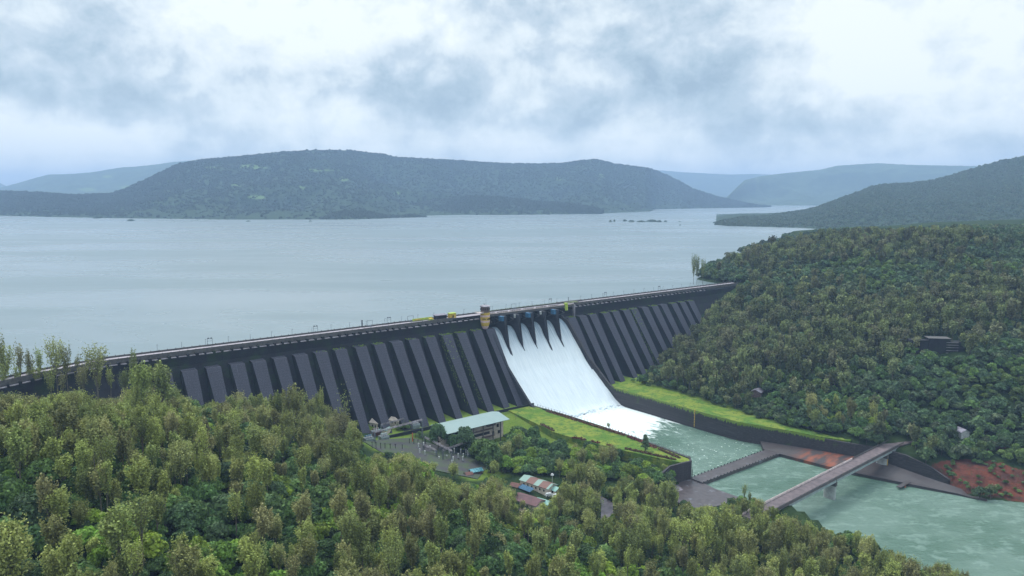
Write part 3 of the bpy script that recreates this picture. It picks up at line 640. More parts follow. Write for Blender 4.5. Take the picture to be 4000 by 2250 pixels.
# ogee concrete under the water
v=[];f=[];T=[-11,-6,-2,0,3,6,10,16,27,40,53,60,70]
for t in T:
    z=(-9.0 if t<0 else chute_z(t)-1.0); 
    for s in (edge0(t)-.4,edge1(t)+.4): v+=[(s,-t,z),(s,-t,-95)]
for i in range(len(T)-1):
    a=i*4;b=a+4; f+=[(a,a+2,b+2,b),(a+1,a,b,b+1),(a+2,a+3,b+3,b+2)]
f.append((0,1,3,2))
MB().add(v,f).build('spillway_chute',M['pier'],dam)
for k,s in enumerate(PIERS):            # gate piers with a tail that thins to an edge
    m=MB(); h=1.25
    m.box(s-h,s+h,-7.5,13,-20,3.3)
    m.prism([(s-h,-7.5),(s-h,-9.6),(s-.25,-14.5),(s+.25,-14.5),(s+h,-9.6),(s+h,-7.5)],[-24,-25,-33,-33,-25,-24],[-3,-3.2,-21.5,-21.5,-3.2,-3])
    m.prism([(s-h,-7.5),(s-h,-9.),(s+h,-9.),(s+h,-7.5)],[-24]*4,[3.3]*4)
    p=m.build('gate_pier',M['pier'],dam)
for i,a in enumerate([SP0]+[p+1.25 for p in PIERS]):   # radial gates, raised
    b=([p-1.25 for p in PIERS]+[SP1+.2])[i]; m=MB(); n=9; v=[];f=[]
    for k in range(n):
        an=R(-36+k*9); t=-7.5+9.*math.cos(an)*.55-1.0; z=-1.6+8.5*math.sin(an)
        v+=[(a+.1,-t,z+1.8),(b-.1,-t,z+1.8),(a+.1,-t+.5,z+1.8),(b-.1,-t+.5,z+1.8)]
    for k in range(n-1): q=k*4; f+=[(q,q+1,q+5,q+4),(q+2,q+6,q+7,q+3)]
    m.add(v,f)
    for z in (-4.6,-2.4,-.2,1.9): m.box(a+.2,b-.2,2.6,3.6,z,z+.35)
    for x in (a+2.5,(a+b)/2,b-2.5): m.box(x-.25,x+.25,2.4,3.4,-5,2.6)
    gt=m.build('spillway_gate',M['pier'],dam)
    # gate arms
    m=MB()
    for x in (a+1.2,b-1.2):
        m.tube([(x,2.8,-4.2),(x,-4.5,-1.2)],.28,5); m.tube([(x,2.8,.8),(x,-4.5,-1.0)],.28,5)
    m.build('gate_arm',M['parapet'],dam)
# bridge deck over the gates
m=MB().box(SP0-4,SP1+14,-.2,11.2,3.35,4.42); m.box(SP0-4,SP1+14,-.9,-.2,3.0,4.9); m.build('spillway_bridge_deck',M['parapet'],dam)
m=MB(); m.box(SP0-4,SP1+12,-.75,-.45,4.92,5.15)
m.box(SP0-4,SP1+12,-.75,-.55,5.75,5.9); m.box(SP0-4,SP1+12,-.75,-.55,5.4,5.5)
s=SP0-4
while s<SP1+12: m.box(s,s+.22,-.78,-.5,4.9,6.15); s+=2.4
m.build('bridge_railing',M['palerail'],dam)
m=MB(); m.box(SP0-4,SP1+12,11.3,11.6,5.6,5.75); s=SP0-4
while s<SP1+12: m.box(s,s+.25,11.3,11.6,4.5,6.2); s+=2.4
m.build('bridge_railing',M['greenrail'],dam)
for s,mat in [(7.7,'blue'),(36.7,'blue'),(65.7,'blue')]:
    m=MB().box(s-2.4,s+2.6,-8.6,-4.2,-.6,3.0); m.box(s-2.7,s+2.9,-8.9,-4.0,3.0,3.25); m.box(s-1.2,s-.2,-8.68,-8.58,.2,2.0); m.build('hoist_cabin',M[mat],dam)
for s in (22.6,51.4):
    m=MB().box(s-1.2,s+.8,-6.,-4.5,.3,2.6); m.box(s-1.5,s+1.1,-6.3,-4.2,2.6,2.8); m.build('hoist_box',M['white'],dam)
for s in (84.6,):
    m=MB().box(s-1.6,s+1.6,-1.6,.4,2.0,6.6); m.prism([(s-1.6,-1.6),(s+1.6,-1.6),(s+.8,-.6),(s-.8,-.6)],[0]*4,[2.0]*4); m.build('crest_turret',M['lime'],dam)
# walls beside the chute: the crest of each follows the slope
def side(s0,s1,dt):
    v=[];f=[];T=[-1,2,6,10,16,27,40,48,53,58,66]
    for t in T:
        zt=chute_z(t)+5.2 if t>8 else np.interp(t,[-1,2,6,8],[-4,-6.4,-7.6,-9.6])
        if t>=53: zt=max(zt,-62.2)
        a,b=s0(t),s1(t)
        v+=[(a,-t,-95),(b,-t,-95),(b,-t,zt),(a,-t,zt)]
    for i in range(len(T)-1):
        q=i*4
        for k in range(4): f.append((q+k,q+(k+1)%4,q+4+(k+1)%4,q+4+k))
    f+=[(3,2,1,0),tuple(range(len(T)*4-4,len(T)*4))]
    return MB().add(v,f)
side(lambda t:edge0(t)-2.2,lambda t:edge0(t)-.35,0).build('chute_wall',M['pier'],dam)
side(lambda t:edge1(t)+.35,lambda t:edge1(t)+2.2,0).build('chute_wall',M['wall'],dam)
# ---- falling water
def water_sheet():
    S=np.linspace(0,1,150); T=np.r_[np.linspace(-4,16,34),np.linspace(17.5,74,44)]
    TT,SS=np.meshgrid(T,S,indexing='ij')
    e0=np.array([edge0(t) for t in T])[:,None]; e1=np.array([edge1(t) for t in T])[:,None]
    X=e0+(e1-e0)*SS; Zc=np.array([chute_z(t) for t in T])[:,None]+0*SS
    near=np.zeros_like(X)
    run=np.clip(TT,0,80)+0.
    for p in PIERS:
        pc=p+np.clip(TT-8,0,80)*.06
        dd=np.abs(X-pc); w_=np.clip(1-(TT-9)/26,0,1)*(TT>2)
        Zc-=np.exp(-(dd/1.9)**2)*1.7*w_*np.clip((TT-4)/6,0,1)
        Zc+=np.exp(-(dd/1.2)**2)*.8*np.clip((TT-16)/10,0,1)*np.clip(1-(TT-20)/45,0,1)
    xx=X; n=vnoise(xx*3,TT*.35,6,3,77)*.5+vnoise(xx,TT,5,3,78)*.35
    Zc+=n*np.clip(TT/10,0,1)*np.clip((70-TT)/20,0,1)
    wx=O[0]+A[0]*X+D[0]*TT; wy=O[1]+A[1]*X+D[1]*TT
    return wx,wy,Zc,run
a=water_sheet(); ws=grid_mesh('spillway_water',a[0],a[1],a[2],M['chute'],dict(run=a[3])); tag(ws,'sheet of white water pouring down the spillway chute',kind='structure')

bm_=MB(); r_=random.Random(3)
for k in range(420):
    u=r_.random(); t=63+abs(r_.gauss(0,1))*9; s=edge0(t)+3+u*(edge1(t)-edge0(t)-6); q=r_.uniform(.5,1.6)*(1.1 if t<72 else .7); z=max(chute_z(t),-75.5)
    bm_.lathe([(q,z-.4),(q*.85,z+q*.05),(q*.5,z+q*.14),(q*.1,z+q*.18)],7,cx=s,cy=-t)
M['foam']=plain('foam',(.66,.72,.74),(.50,.57,.60),.6)
o=bm_.build('foam',M['foam'],None,smooth=True); o.location=(O[0],O[1],0); o.rotation_euler[2]=RZ; tag(o,'churning white foam at the foot of the spillway',kind='stuff')
# ---- crest furniture (each stands on the dam)
tw=empty('control_tower',W(-7.,2.,7.),RZ,label='round striped tower pod hanging on the dam left of the spillway gates',cat='tower')
def band(name,prof,mat): o=MB().lathe(prof,22).build(name,mat,tw); return o
rr=lambda z: 3.95 if z>-6 else 3.95*math.sqrt(max(0,1-((-6-z)/8.6)**1.7))
band('cabin',[(3.7,.5),(3.7,5.3)],M['brown']); band('roof',[(4.5,5.3),(4.5,5.9),(3.6,6.2),(.3,6.4)],M['ledge'])
zz=[.5,-1.6,-3.2,-6.2,-7.7,-10.9,-13.6]; cols=['yellow','pink','yellow','pink','yellow','pink']
for i,cc in enumerate(cols):
    z0,z1=zz[i],zz[i+1]; pr=[(max(rr(z),.15),z) for z in np.linspace(z0,z1,5)]
    band('yellow_band' if cc=='yellow' else 'pink_band',pr,M[cc])
m=MB()
for k in range(8):
    if k in(3,): continue
    m=MB(); g_=R(-90-62+k*14); m.box(3.9*math.cos(g_)-.3,3.9*math.cos(g_)+.3,3.9*math.sin(g_)-.2,3.9*math.sin(g_)+.2,-5.4,-4.0 if k%2 else -4.4); m.build('slot_window',M['dark'],tw)
m=MB()
for k in range(12): m=MB(); g_=R(k*30); m.box(3.66*math.cos(g_)-.5,3.66*math.cos(g_)+.5,3.66*math.sin(g_)-.12,3.66*math.sin(g_)+.12,2.5,4.2).build('window',M['dark'],tw)
m=MB().prism([(-8.2,-1),(-3.4,-3.0),(-3.2,3.5),(-7.5,4)],.2,.6)
for a,b in [((-8.2,-1),(-3.4,-3.)),((-8.2,-1),(-7.5,4))]:
    for z in (1.1,1.7): m.tube([(*a,z),(*b,z)],.08,4)
    for k in range(5): q=[a[i]+(b[i]-a[i])*k/4 for i in (0,1)]; m.tube([(*q,.5),(*q,1.75)],.08,4)
m.build('balcony',M['palerail'],tw)
MB().tube([(1.,0,6.3),(1.,0,11.6)],[.12,.07],5).build('mast',M['steel'],tw)
m=MB().tube([(-.6,.4,6.3),(-.6,.4,7.2)],.1,5); m.lathe([(.1,7.1),(.5,7.3),(.6,7.6)],8,cx=-.6,cy=.4); m.build('dish',M['dark'],tw)
def on_crest(s,t,z=4.5): return W(s,t+bend(s),z)
lamp=None; lampn=0
def place(o0,loc,rz=0,label=None,group=None,scale=None):
    r=o0.copy(); COL.objects.link(r); r.location=[float(a) for a in loc]; r.rotation_euler[2]=rz
    if scale is not None: r.scale=scale
    if label: r['label']=label
    if group: r['group']=group
    for ch in list(o0.children):
        c_=ch.copy(); COL.objects.link(c_); c_.parent=r
        for g2 in ch.children:
            d_=g2.copy(); COL.objects.link(d_); d_.parent=c_
    return r
lp=empty('lamp_post',on_crest(-300,-12.3,5.4),RZ,label='thin lamp post on the dam parapet',cat='lamp post',group='lamp posts along the dam parapet')
MB().tube([(0,0,0),(0,0,3.9)],[.13,.09],5).build('pole',M['steel'],lp); MB().box(-.15,.15,-1.3,.1,3.8,3.98).build('lamp_head',M['steel'],lp)
s=-285.
while s<340:
    if not(-16<s<6): place(lp,on_crest(s,-12.3,5.4),RZ+(0.3*math.sin(s)),label='thin lamp post on the parapet '+('left of the striped tower' if s<-10 else 'above the spillway gates' if s<92 else 'of the right wing of the dam'),group='lamp posts '+('left of the tower' if s<-10 else 'over the gates' if s<92 else 'on the right wing'))
    s+=14.8
lp['label']='thin lamp post nearest the left end of the dam'; lp['group']='lamp posts at the left end'
gf=empty('floodlight_frame',on_crest(-223,-12.2,5.4),RZ,label='floodlight goalpost on the dam nearest the left trees',cat='floodlights')
m=MB()
for x in(-1.6,1.6): m.tube([(x,0,0),(x,0,4.2)],.13,5)
m.tube([(-1.6,0,3.9),(1.6,0,3.9)],.12,5); m.tube([(-1.6,0,2.4),(1.6,0,2.4)],.1,5); m.build('frame',M['steel'],gf)
for x in(-.9,.9): MB().box(x-.45,x+.45,-.35,.25,4.0,4.7).build('floodlight',M['steel'],gf)
for s,l in [(-149,'floodlight goalpost halfway along the left wing of the dam'),(-89,'floodlight goalpost just left of the gantry pipes on the dam'),(77,'floodlight goalpost above the last spillway gate'),(148,'floodlight goalpost on the right wing nearest the spillway'),(227,'floodlight goalpost furthest right on the dam')]:
    place(gf,on_crest(s,-12.2,5.4),RZ,l)
pf=None
for s,l in [(-70,'pipe portal frame left of the yellow shed'),(-106,'small pipe portal on the left wing'),(34,'pipe portal frame above the spillway gates')]:
    e_=empty('portal_frame',on_crest(s,-11.9,4.5),RZ,label=l,cat='portal frame'); m=MB()
    for x in(-2.6,2.6): m.tube([(x,0,0),(x,0,4.6)],.14,5)
    m.tube([(-2.7,0,4.55),(2.7,0,4.55)],.14,5); m.build('frame',M['steel'],e_)
    MB().box(-1.8,1.6,-1.4,-.4,.05,1.3).build('winch',M['steel'],e_)
t_=empty('equipment_post',on_crest(-112,-12.1,5.4),RZ,label='thick upright equipment post on the dam parapet',cat='post'); m=MB().box(-.5,.5,-.3,.3,0,4.6); m.box(-.7,.7,-.4,.4,4.4,4.7); m.build('post',M['steel'],t_)
# sheds on the crest left of the tower
e_=empty('crest_shed',on_crest(-34,-7,4.5),RZ,label='small yellow shed on the dam crest nearest the tower',cat='shed')
MB().box(-2.8,2.8,-2,2,0,3.6).build('wall',M['yellow'],e_); MB().prism([(-3.1,-2.3),(3.1,-2.3),(3.1,2.3),(-3.1,2.3)],3.6,4.0).build('roof',M['lime'],e_); MB().box(-.8,.4,-2.05,-1.98,.05,2.3).build('door',M['dark'],e_)
e_=empty('crest_shed',on_crest(-45,-7.5,4.5),RZ,label='dark flat-roofed shed on the dam crest beside the yellow one',cat='shed')
MB().box(-5,5,-2,2,0,3.2).build('wall',M['dam'],e_); MB().prism([(-5.6,-2.5),(5.6,-2.5),(5.6,2.5),(-5.6,2.5)],[3.2]*4,[3.5,3.5,3.9,3.9]).build('roof',M['greysheet'],e_)
e_=empty('crest_barrier',on_crest(-60,-10.5,4.5),RZ,label='long yellow and green equipment rail on the dam crest',cat='barrier')
MB().box(-9,9,-.3,.3,0,2.1).build('panel',M['lime'],e_); MB().box(-7,-2,-.8,-.35,.8,1.8).build('cabinet',M['yellow'],e_); MB().box(-9,9,-.8,-.35,.2,.5).build('rail',M['greenrail'],e_)
e_=empty('crest_kiosk',on_crest(-55,-5.6,4.5),RZ,label='low yellow kiosk at the edge of the dam road',cat='kiosk')
MB().box(-1.6,1.6,-1.1,1.1,0,1.7).build('wall',M['lime'],e_); MB().box(-1.9,1.9,-1.4,1.4,1.7,1.9).build('roof',M['yellow'],e_)
e_=empty('crest_platform',on_crest(97,-11,4.5),RZ,label='low mossy concrete platform on the crest right of the gates',cat='platform')
MB().box(-13,18,-1.2,1.2,0,1.5).build('base',M['parapet'],e_); MB().box(-6,10,-3.5,-1.6,.0,1.0).build('hatch',M['greenrail'],e_); MB().tube([(1,0,1.5),(1,0,5.2)],.22,5).build('post',M['steel'],e_)

# ================================================================ BASIN WALLS, LAWNS
def wall_line(name,pts,th,z0,mat,label,cat,lab_extra=None):
    """retaining wall through (s,t,top) points; th metres thick on the bank side"""
    e_=empty(name,(O[0],O[1],0),RZ,label=label,cat=cat); v=[];f=[]
    for i,(s,t,zt) in enumerate(pts):
        a=pts[max(i-1,0)]; b=pts[min(i+1,len(pts)-1)]; d_=np.array([b[0]-a[0],b[1]-a[1]],float); d_/=np.linalg.norm(d_); nn=np.array([d_[1],-d_[0]])*th
        v+=[(s,-t,z0),(s+nn[0],-(t+nn[1]),z0),(s+nn[0],-(t+nn[1]),zt),(s,-t,zt)]
    for i in range(len(pts)-1):
        for k in range(4): f.append((i*4+k,i*4+(k+1)%4,i*4+4+(k+1)%4,i*4+4+k))
    f+=[(3,2,1,0),tuple(range(len(pts)*4-4,len(pts)*4))]
    MB().add(v,f).build('wall',mat,e_); return e_
rw=wall_line('right_basin_wall',[(90,50,-61.6),(91,100,-61.9),(91,150,-62.),(92.5,180,-62),(98,196,-62),(105,218,-62.2),(110,238,-62.4),(116,255,-62.6),(123,268,-63),(127,285,-64.5),(127.5,300,-68),(125,312,-72)],1.6,-90,M['wall'],'tall dark stained retaining wall along the right side of the basin','retaining wall')
lw=wall_line('left_basin_wall',[(6.5,206,-61.6),(7.5,188,-61.6),(9,160,-61.8),(8.5,120,-62),(6.5,85,-62),(3.6,64,-62),(3.2,52,-62)],1.5,-90,M['wall'],'low dark wall with railing between the basin and the lawn','retaining wall')
m=MB(); pts=[(6.5,206),(7.5,188),(9,160),(8.5,120),(6.5,85),(3.8,58)]
for (a,b),(c_,d_) in zip(pts,pts[1:]):
    n=int(abs(d_-b)/3)
    for k in range(n+1):
        q=(a+(c_-a)*k/n-.6,-(b+(d_-b)*k/n)); m.box(q[0]-.09,q[0]+.09,q[1]-.09,q[1]+.09,-62,-60.4)
    m.tube([(a-.6,-b,-60.5),(c_-.6,-d_,-60.5)],.06,4)
m.build('railing',M['steel'],lw)
wall_line('end_wall',[(-22,206,-66),(-13,205.5,-63),(-4,208,-62.2),(3,209.5,-62),(8,204,-61.6)],1.4,-90,M['wall'],'dark end wall where the lawn stops above the weir','retaining wall')
def hanging(parent,pts,n,seed,zt=.2,drop=2.2):
    r=random.Random(seed); m=MB()
    for k in range(n):
        i=r.randrange(len(pts)-1); u=r.random(); s=pts[i][0]+(pts[i+1][0]-pts[i][0])*u; t=pts[i][1]+(pts[i+1][1]-pts[i][1])*u; z=pts[i][2]+(pts[i+1][2]-pts[i][2])*u
        w_=r.uniform(.3,.9); d_=drop*r.random()**2+.3; o_=r.uniform(.05,.35); m.add([(s-o_,-(t-w_),z+zt),(s-o_,-(t+w_),z+zt),(s-o_-.1,-(t+r.uniform(-.4,.4)),z-d_)],[(0,1,2)])
        if k%2: h_=r.uniform(.3,.9); m.add([(s+r.uniform(0,1.5),-(t-w_*.6),z),(s+r.uniform(0,1.5),-(t+w_*.6),z),(s+.5,-t,z+h_)],[(0,1,2)])
    o=m.build('hanging_weeds',mg,parent); o['kind']='stuff'
hanging(rw,[(90,50,-61.6),(91,100,-61.9),(91,150,-62.),(92.5,180,-62),(98,196,-62),(105,218,-62.2),(110,238,-62.4)],900,5)
# lawn on the left of the basin
lp_=[(7.2,204),(8,188),(9.4,160),(8.8,120),(6.8,85),(3.9,58),(3.2,50),(-20,44),(-22,60),(-25,90),(-28,112),(-24,140),(-16,170),(-10,190),(-4,206.5),(3,208)]
def lawn(name,P,z0,z1,label,hs=None):
    m=MB(); Pw=[tuple(W(a,b,0)[:2]) for a,b in P]; Pw=ori(Pw); m.prism(Pw,z0,z1 if hs is None else hs); o=m.build(name,M['lawn']); return tag(o,label,kind='structure')
lawn('lawn',lp_,-72,-62.15,'bright green lawn between the basin wall and the powerhouse')
lawn('lawn',[(91,48),(92,100),(92.3,150),(93.6,180),(99,195),(106,217),(111,237),(118,252),(128,250),(122,225),(120,190),(120,160),(122,120),(121,85),(118,58),(108,46)],-72,-61.75,'strip of bright green grass behind the right basin wall')
# low foot wall of the dam behind the powerhouse
wall_line('foot_wall',[(4,52,-60.5),(-40,50,-60.8),(-128,52,-60.4)],.8,-70,M['dam'],'long low dark wall along the foot of the dam behind the powerhouse','wall')
# retaining wall line running down to the village
wall_line('slope_wall',[(-26,196,-68),(-36,160,-67.5),(-48,110,-66.5),(-53,82,-66)],1.0,-74,M['dam'],'dark wall stepping down the slope in front of the powerhouse lawn','wall')
# ================================================================ WEIR, APRON, QUAY
e_=empty('weir',W(0,213,-75),RZ,label='flat dark weir crossing the river below the basin',cat='weir')
MB().prism([(3,4.6),(87,5.2),(87,-5.6),(3,-5.2)],-12,1.6).build('wall',M['weir'],e_)
m=MB()
for k in range(24): x=4+k*3.45; m.box(x,x+.5,4.2+.02*k,4.7+.02*k,1.55,2.3); m.box(x,x+.5,-5.5,-5.0,1.55,2.1)
m.build('edge_stones',M['dark'],e_)
ap=[(86,207,-73.3),(87,218.8,-73.4),(92.5,262,-73.6),(104,300,-73.8),(112,322,-74.2),(117,340,-75.8),(124,338,-75.8),(121,318,-73.8),(120,300,-72.5),(122,272,-71),(115,254,-71),(109,238,-71),(104,218,-71.6),(97,197,-72.3)]
m=MB(); Pw=[W(a,b,0) for a,b,_ in ap]; m.prism([tuple(p[:2]) for p in Pw][::-1],[-90.]*len(ap),[z for *_,z in ap][::-1]); o=m.build('apron',M['apron']); tag(o,'sloping rust-stained concrete apron below the right wall',kind='structure')
qy=[(-14,207,-74.2),(3,209,-74.0),(4,219,-74.1),(3,228,-74.3),(5,243,-75.0),(-6,246,-74.9),(-30,240,-74),(-34,220,-73)]
m=MB(); m.prism([tuple(W(a,b,0)[:2]) for a,b,_ in qy][::-1],[-90.]*len(qy),[z for *_,z in qy][::-1]); o=m.build('landing',M['weir']); tag(o,'wet grey landing at the left end of the weir',kind='structure')
e_=empty('aerial_mast',W(-2,214,-74.1),RZ,label='thin dark mast on the wet landing beside the weir',cat='mast'); m=MB()
for x,y in((-.5,-.5),(.5,-.5),(0,.6)): m.tube([(x,y,0),(x*.1,y*.1,9.5)],.1,4)
m.tube([(0,0,9.),(0,0,12.)],.08,4); m.build('mast',M['dark'],e_)
gg=empty('water_gauge',W(90.8,143,-62),RZ,label='tall yellow water level gauge painted up the right basin wall',cat='gauge')
m=MB(); m.box(-.25,0,-.35,.35,-12.4,1.6); m.build('board',M['yellow'],gg); m=MB()
for k in range(6): m.box(-.3,-.27,-.35,.1,-12+k*2.2,-11.4+k*2.2)
m.build('markings',M['parapet'],gg)

# ================================================================ BRIDGE
ba=pix(3030,1947,-62)[:2]; bb=pix(3058,1978,-62)[:2]; bc=pix(3485,1716,-62)[:2]; bd=pix(3552,1721,-62)[:2]
a0=(ba+bb)/2; a1=(bc+bd)/2; bdir=(a1-a0)/np.linalg.norm(a1-a0); BL=float(np.linalg.norm(a1-a0)); bw=4.4
br=empty('road_bridge',(a0[0],a0[1],-62),math.atan2(bdir[1],bdir[0]),label='narrow concrete road bridge over the river with pale railing',cat='bridge')
MB().prism([(-30,-bw),(BL-14,-bw),(BL+4,-bw-3),(BL+10,bw+4),(BL-12,bw),(-30,bw)],-.6,0).build('deck',M['deckroad'],br)
m=MB(); m.box(-30,BL-14,-bw+.05,-bw+.35,0,.55); m.box(-30,BL*.60,bw-.35,bw-.05,0,.6); m.build('kerb',M['parapet'],br)
for yy,x0,x1,mt in [(bw-.2,-30,BL*.60,'palerail'),(bw-.2,BL*.60+.3,BL-9,'parapet'),(-bw+.2,-30,BL-6,'parapet')]:
    m=MB(); m.box(x0,x1,yy-.1,yy+.1,1.0,1.2); m.box(x0,x1,yy-.06,yy+.06,.6,.7); x=x0
    if mt=='palerail': m.box(x0,x1,yy-.3,yy+.22,.0,.85)
    while x<x1: m.box(x,x+.28,yy-.14,yy+.14,0,1.35); x+=1.5
    m.build('railing',M[mt],br)
px1=float((pix(3263,1955,-75.5)[:2]-a0)@bdir)+1; px2=float((pix(3462,1830,-74)[:2]-a0)@bdir)
for x0,x1 in [(-30,px1-.6),(px1+.6,px2-.4),(px2+.4,BL-9)]:
    m=MB(); m.box(x0,x1,-bw+.5,-bw+1.,-2.6,-.6); m.box(x0,x1,bw-1.,bw-.5,-2.6,-.6); m.box(x0,x1,-.3,.3,-2.6,-.6); m.build('girder',M['girder'],br)
for k,px in enumerate((px1,px2)):
    m=MB(); n=16
    m.prism([(px+1.7*math.cos(i*2*math.pi/n)*(1.0),3.7*math.sin(i*2*math.pi/n)-.2) for i in range(n)],-24,-5.2); pr=m.build('pier',M['pierpale'],br)
    MB().box(px-1.1,px+1.1,-bw+.4,bw-.4,-5.2,-2.6).build('pier_cap',M['parapet'],pr)
    if k: MB().box(px-.45,px+.35,-4.02,-3.8,-12.,-5.6).build('level_mark',M['yellow'],pr)
MB().box(BL-9.,BL-4,-bw+.3,bw-.3,-8,-.6).build('abutment',M['girder'],br)
e_=empty('sluice_platform',W(101,296,-73.9),RZ,label='small rusty stub platform at the water under the bridge',cat='platform'); m=MB().box(-8,7,-1.5,1.2,-.3,.2); m.build('slab',M['apron'],e_); MB().tube([(-1,-1,-4),(-1,-1,.2)],.5,6).build('post',M['orange'],e_)

# ================================================================ BUILDINGS
def gable(name,u,v,z,L,Wd,h,rh,az_,wall,roof,label,over=.5,cat='house',windows=4,wz=(1.,2.2),door=True,arch=False):
    p=hit(u,v) if z is None else pix(u,v,z); e_=empty(name,p,az_,label=label,cat=cat)
    m=MB().box(-L/2,L/2,-Wd/2,Wd/2,-4,h); m.add([(-L/2,-Wd/2,h),(-L/2,Wd/2,h),(-L/2,0,h+rh)],[(0,2,1)]); m.add([(L/2,-Wd/2,h),(L/2,Wd/2,h),(L/2,0,h+rh)],[(0,1,2)]); m.build('wall',M[wall],e_)
    o=over; k=rh/(Wd/2)
    m=MB()
    for sgn in(-1,1):
        y=sgn*(Wd/2+o); zt=h-o*k
        v_=[(-L/2-o,y,zt),(L/2+o,y,zt),(L/2+o,0,h+rh),(-L/2-o,0,h+rh)]; v_+=[(a,b,c_+.16) for a,b,c_ in v_]
        m.add(v_,[(0,3,2,1),(4,5,6,7),(0,1,5,4),(1,2,6,5),(2,3,7,6),(3,0,4,7)] if sgn<0 else [(0,1,2,3),(7,6,5,4),(4,5,1,0),(5,6,2,1),(6,7,3,2),(7,4,0,3)])
    rf=m.build('roof',roof if isinstance(roof,bpy.types.Material) else M[roof],e_)
    for i in range(windows):
        x=-L/2+(i+1)*L/(windows+1)
        for sy in(-1,):
            w_=MB().box(x-.5,x+.5,sy*Wd/2-.06,sy*Wd/2+.02,wz[0],wz[1])
            if arch: w_.prism([(x-.5,-Wd/2-.06),(x+.5,-Wd/2-.06),(x+.5,-Wd/2+.02),(x-.5,-Wd/2+.02)],wz[1],wz[1]+.35)
            w_.build('window',M['dark'],e_)
    if door: MB().box(L/2-.03,L/2+.06,-.6,.6,0,2.1).build('door',M['dark'],e_)
    return e_,rf
AZ2=RZ-R(90)
# powerhouse
p0=W(-78,80,-67); ph=empty('powerhouse',p0,RZ,label='long powerhouse with pale green sheet roof at the foot of the dam',cat='powerhouse')
PLn=50; hw=8.3
m=MB().box(-PLn/2,PLn/2,-7.0,7.0,-6,14.0); m.add([(PLn/2,-7,14.2),(PLn/2,7,14.2),(PLn/2,0,15.6)],[(0,1,2)]); m.add([(-PLn/2,-7,14.2),(-PLn/2,7,14.2),(-PLn/2,0,15.6)],[(0,2,1)]); m.build('wall',M['cream'],ph)
m=MB()
for sg in(-1,1):
    v_=[(-PLn/2-1.2,hw if sg>0 else -13.,14.3 if sg>0 else 13.6),(PLn/2+1.2,hw if sg>0 else -13.,14.3 if sg>0 else 13.6),(PLn/2+1.2,0,16.1),(-PLn/2-1.2,0,16.1)]; v_+=[(a,b,c_+.3) for a,b,c_ in v_]
    m.add(v_,[(0,3,2,1),(4,5,6,7),(0,1,5,4),(1,2,6,5),(2,3,7,6),(3,0,4,7)] if sg<0 else [(0,1,2,3),(7,6,5,4),(4,5,1,0),(5,6,2,1),(6,7,3,2),(7,4,0,3)])
m.build('roof',M['roof'],ph)
for x0,x1,z0,z1 in [(-22,-2,9.6,11.2),(-22,13,4.4,6.4),(-22,10,-1,1.4)]:
    MB().box(x0,x1,-7.06,-6.9,z0,z1).build('gallery_opening',M['dark'],ph)
for x in(-20,-12,-4,4,12.5,19): MB().box(x-.3,x+.3,-12.,-11.4,-2,13.7).build('column',M['parapet'],ph)
MB().box(-22,15,-8.6,-7.07,8.2,8.6).build('balcony',M['brown'],ph); MB().box(6,16,-9.3,-7.1,3.2,3.6).build('balcony',M['brown'],ph)
MB().box(10,17,-8.8,-7.1,10.4,12.8).build('awning',M['brown'],ph)
for x,z in [(20,8.2),(16,3.6),(21,3.4)]:
    w_=MB().box(x-.9,x+.9,-7.12,-6.95,z,z+2.1).build('window',M['dark'],ph); MB().box(x-1.1,x+1.1,-7.3,-7.13,z-.25,z).build('sill',M['brown'],w_)
for y in(-3,2.5): MB().box(PLn/2-.04,PLn/2+.08,y-.9,y+.9,8,10.3).build('window',M['dark'],ph)
gable('switch_house',1485,1672,-61,12.5,7.5,4.6,1.9,RZ-R(65),'cream','cream','small cream house with arched openings near the left foot of the dam',windows=4,arch=True,wz=(1.2,2.7))
gable('store_house',1548,1655,-60,8,6,3.2,1.5,RZ-R(65),'cream','cream','smaller cream-roofed house tucked against the buttress foot',windows=2)
e_=empty('annex',pix(1505,1690,-61.5),RZ-R(65),label='lean-to with pale green roof beside the arched cream house',cat='shed')
MB().prism([(-3,-2.5),(3,-2.5),(3,2.5),(-3,2.5)],[-3]*4,[2.4,2.4,3.3,3.3]).build('wall',M['cream'],e_); MB().prism([(-3.5,-3),(3.5,-3),(3.5,3),(-3.5,3)],[2.5,2.5,3.5,3.5],[2.7,2.7,3.7,3.7]).build('roof',M['greensheet'],e_)
gable('white_hut',1392,1678,-60,3.5,3,3,1.0,RZ,'white','white','tiny white hut at the edge of the trees left of the cream house',windows=1,door=False)
# village: striped-roof barrack, red-roofed house, sheds
def stripe_fn(N,b):
    o=objc(N); x,y,z=N.sep(o); k=N.m('FRACT',N.m('ADD',N.m('MULTIPLY',x,1/9.5),.62)); r=N.mix(N.noise(o,.7,5,.7),(.15,.06,.042),(.09,.045,.04)); g_=N.mix(N.noise(o,.4,4,.6),(.18,.27,.23),(.13,.21,.19))
    lft=N.m('LESS_THAN',x,-6.0); c=N.mix(N.m('MAXIMUM',lft,N.ss(k,.60,.62,0,1)),r,g_)
    N.link(c,b.inputs['Base Color'])
M['stripe']=material('striped_sheet_roof',stripe_fn,.6,.3)
VA=RZ-R(87)
gable('barrack',2103,1905,-66,21,8.5,3.4,1.6,VA+R(8),'cream','stripe','long hut with patched rust and pale green roof stripes in the clearing',windows=6)
gable('red_roofed_house',2063,1972,-66,17,9.5,3.2,1.5,VA+R(12),'cream','redpaint','wide house with dull red roof below the striped-roof hut',windows=5)
gable('side_shed',2015,1912,-66,5,5,2.8,1.0,VA+R(20),'cream','redsheet','small rusty-roofed shed left of the striped-roof hut',windows=1)
e_=empty('tarpaulin_shelter',pix(2055,1925,-66),VA+R(8),label='blue tarpaulin shelter squeezed between the two village roofs',cat='shelter')
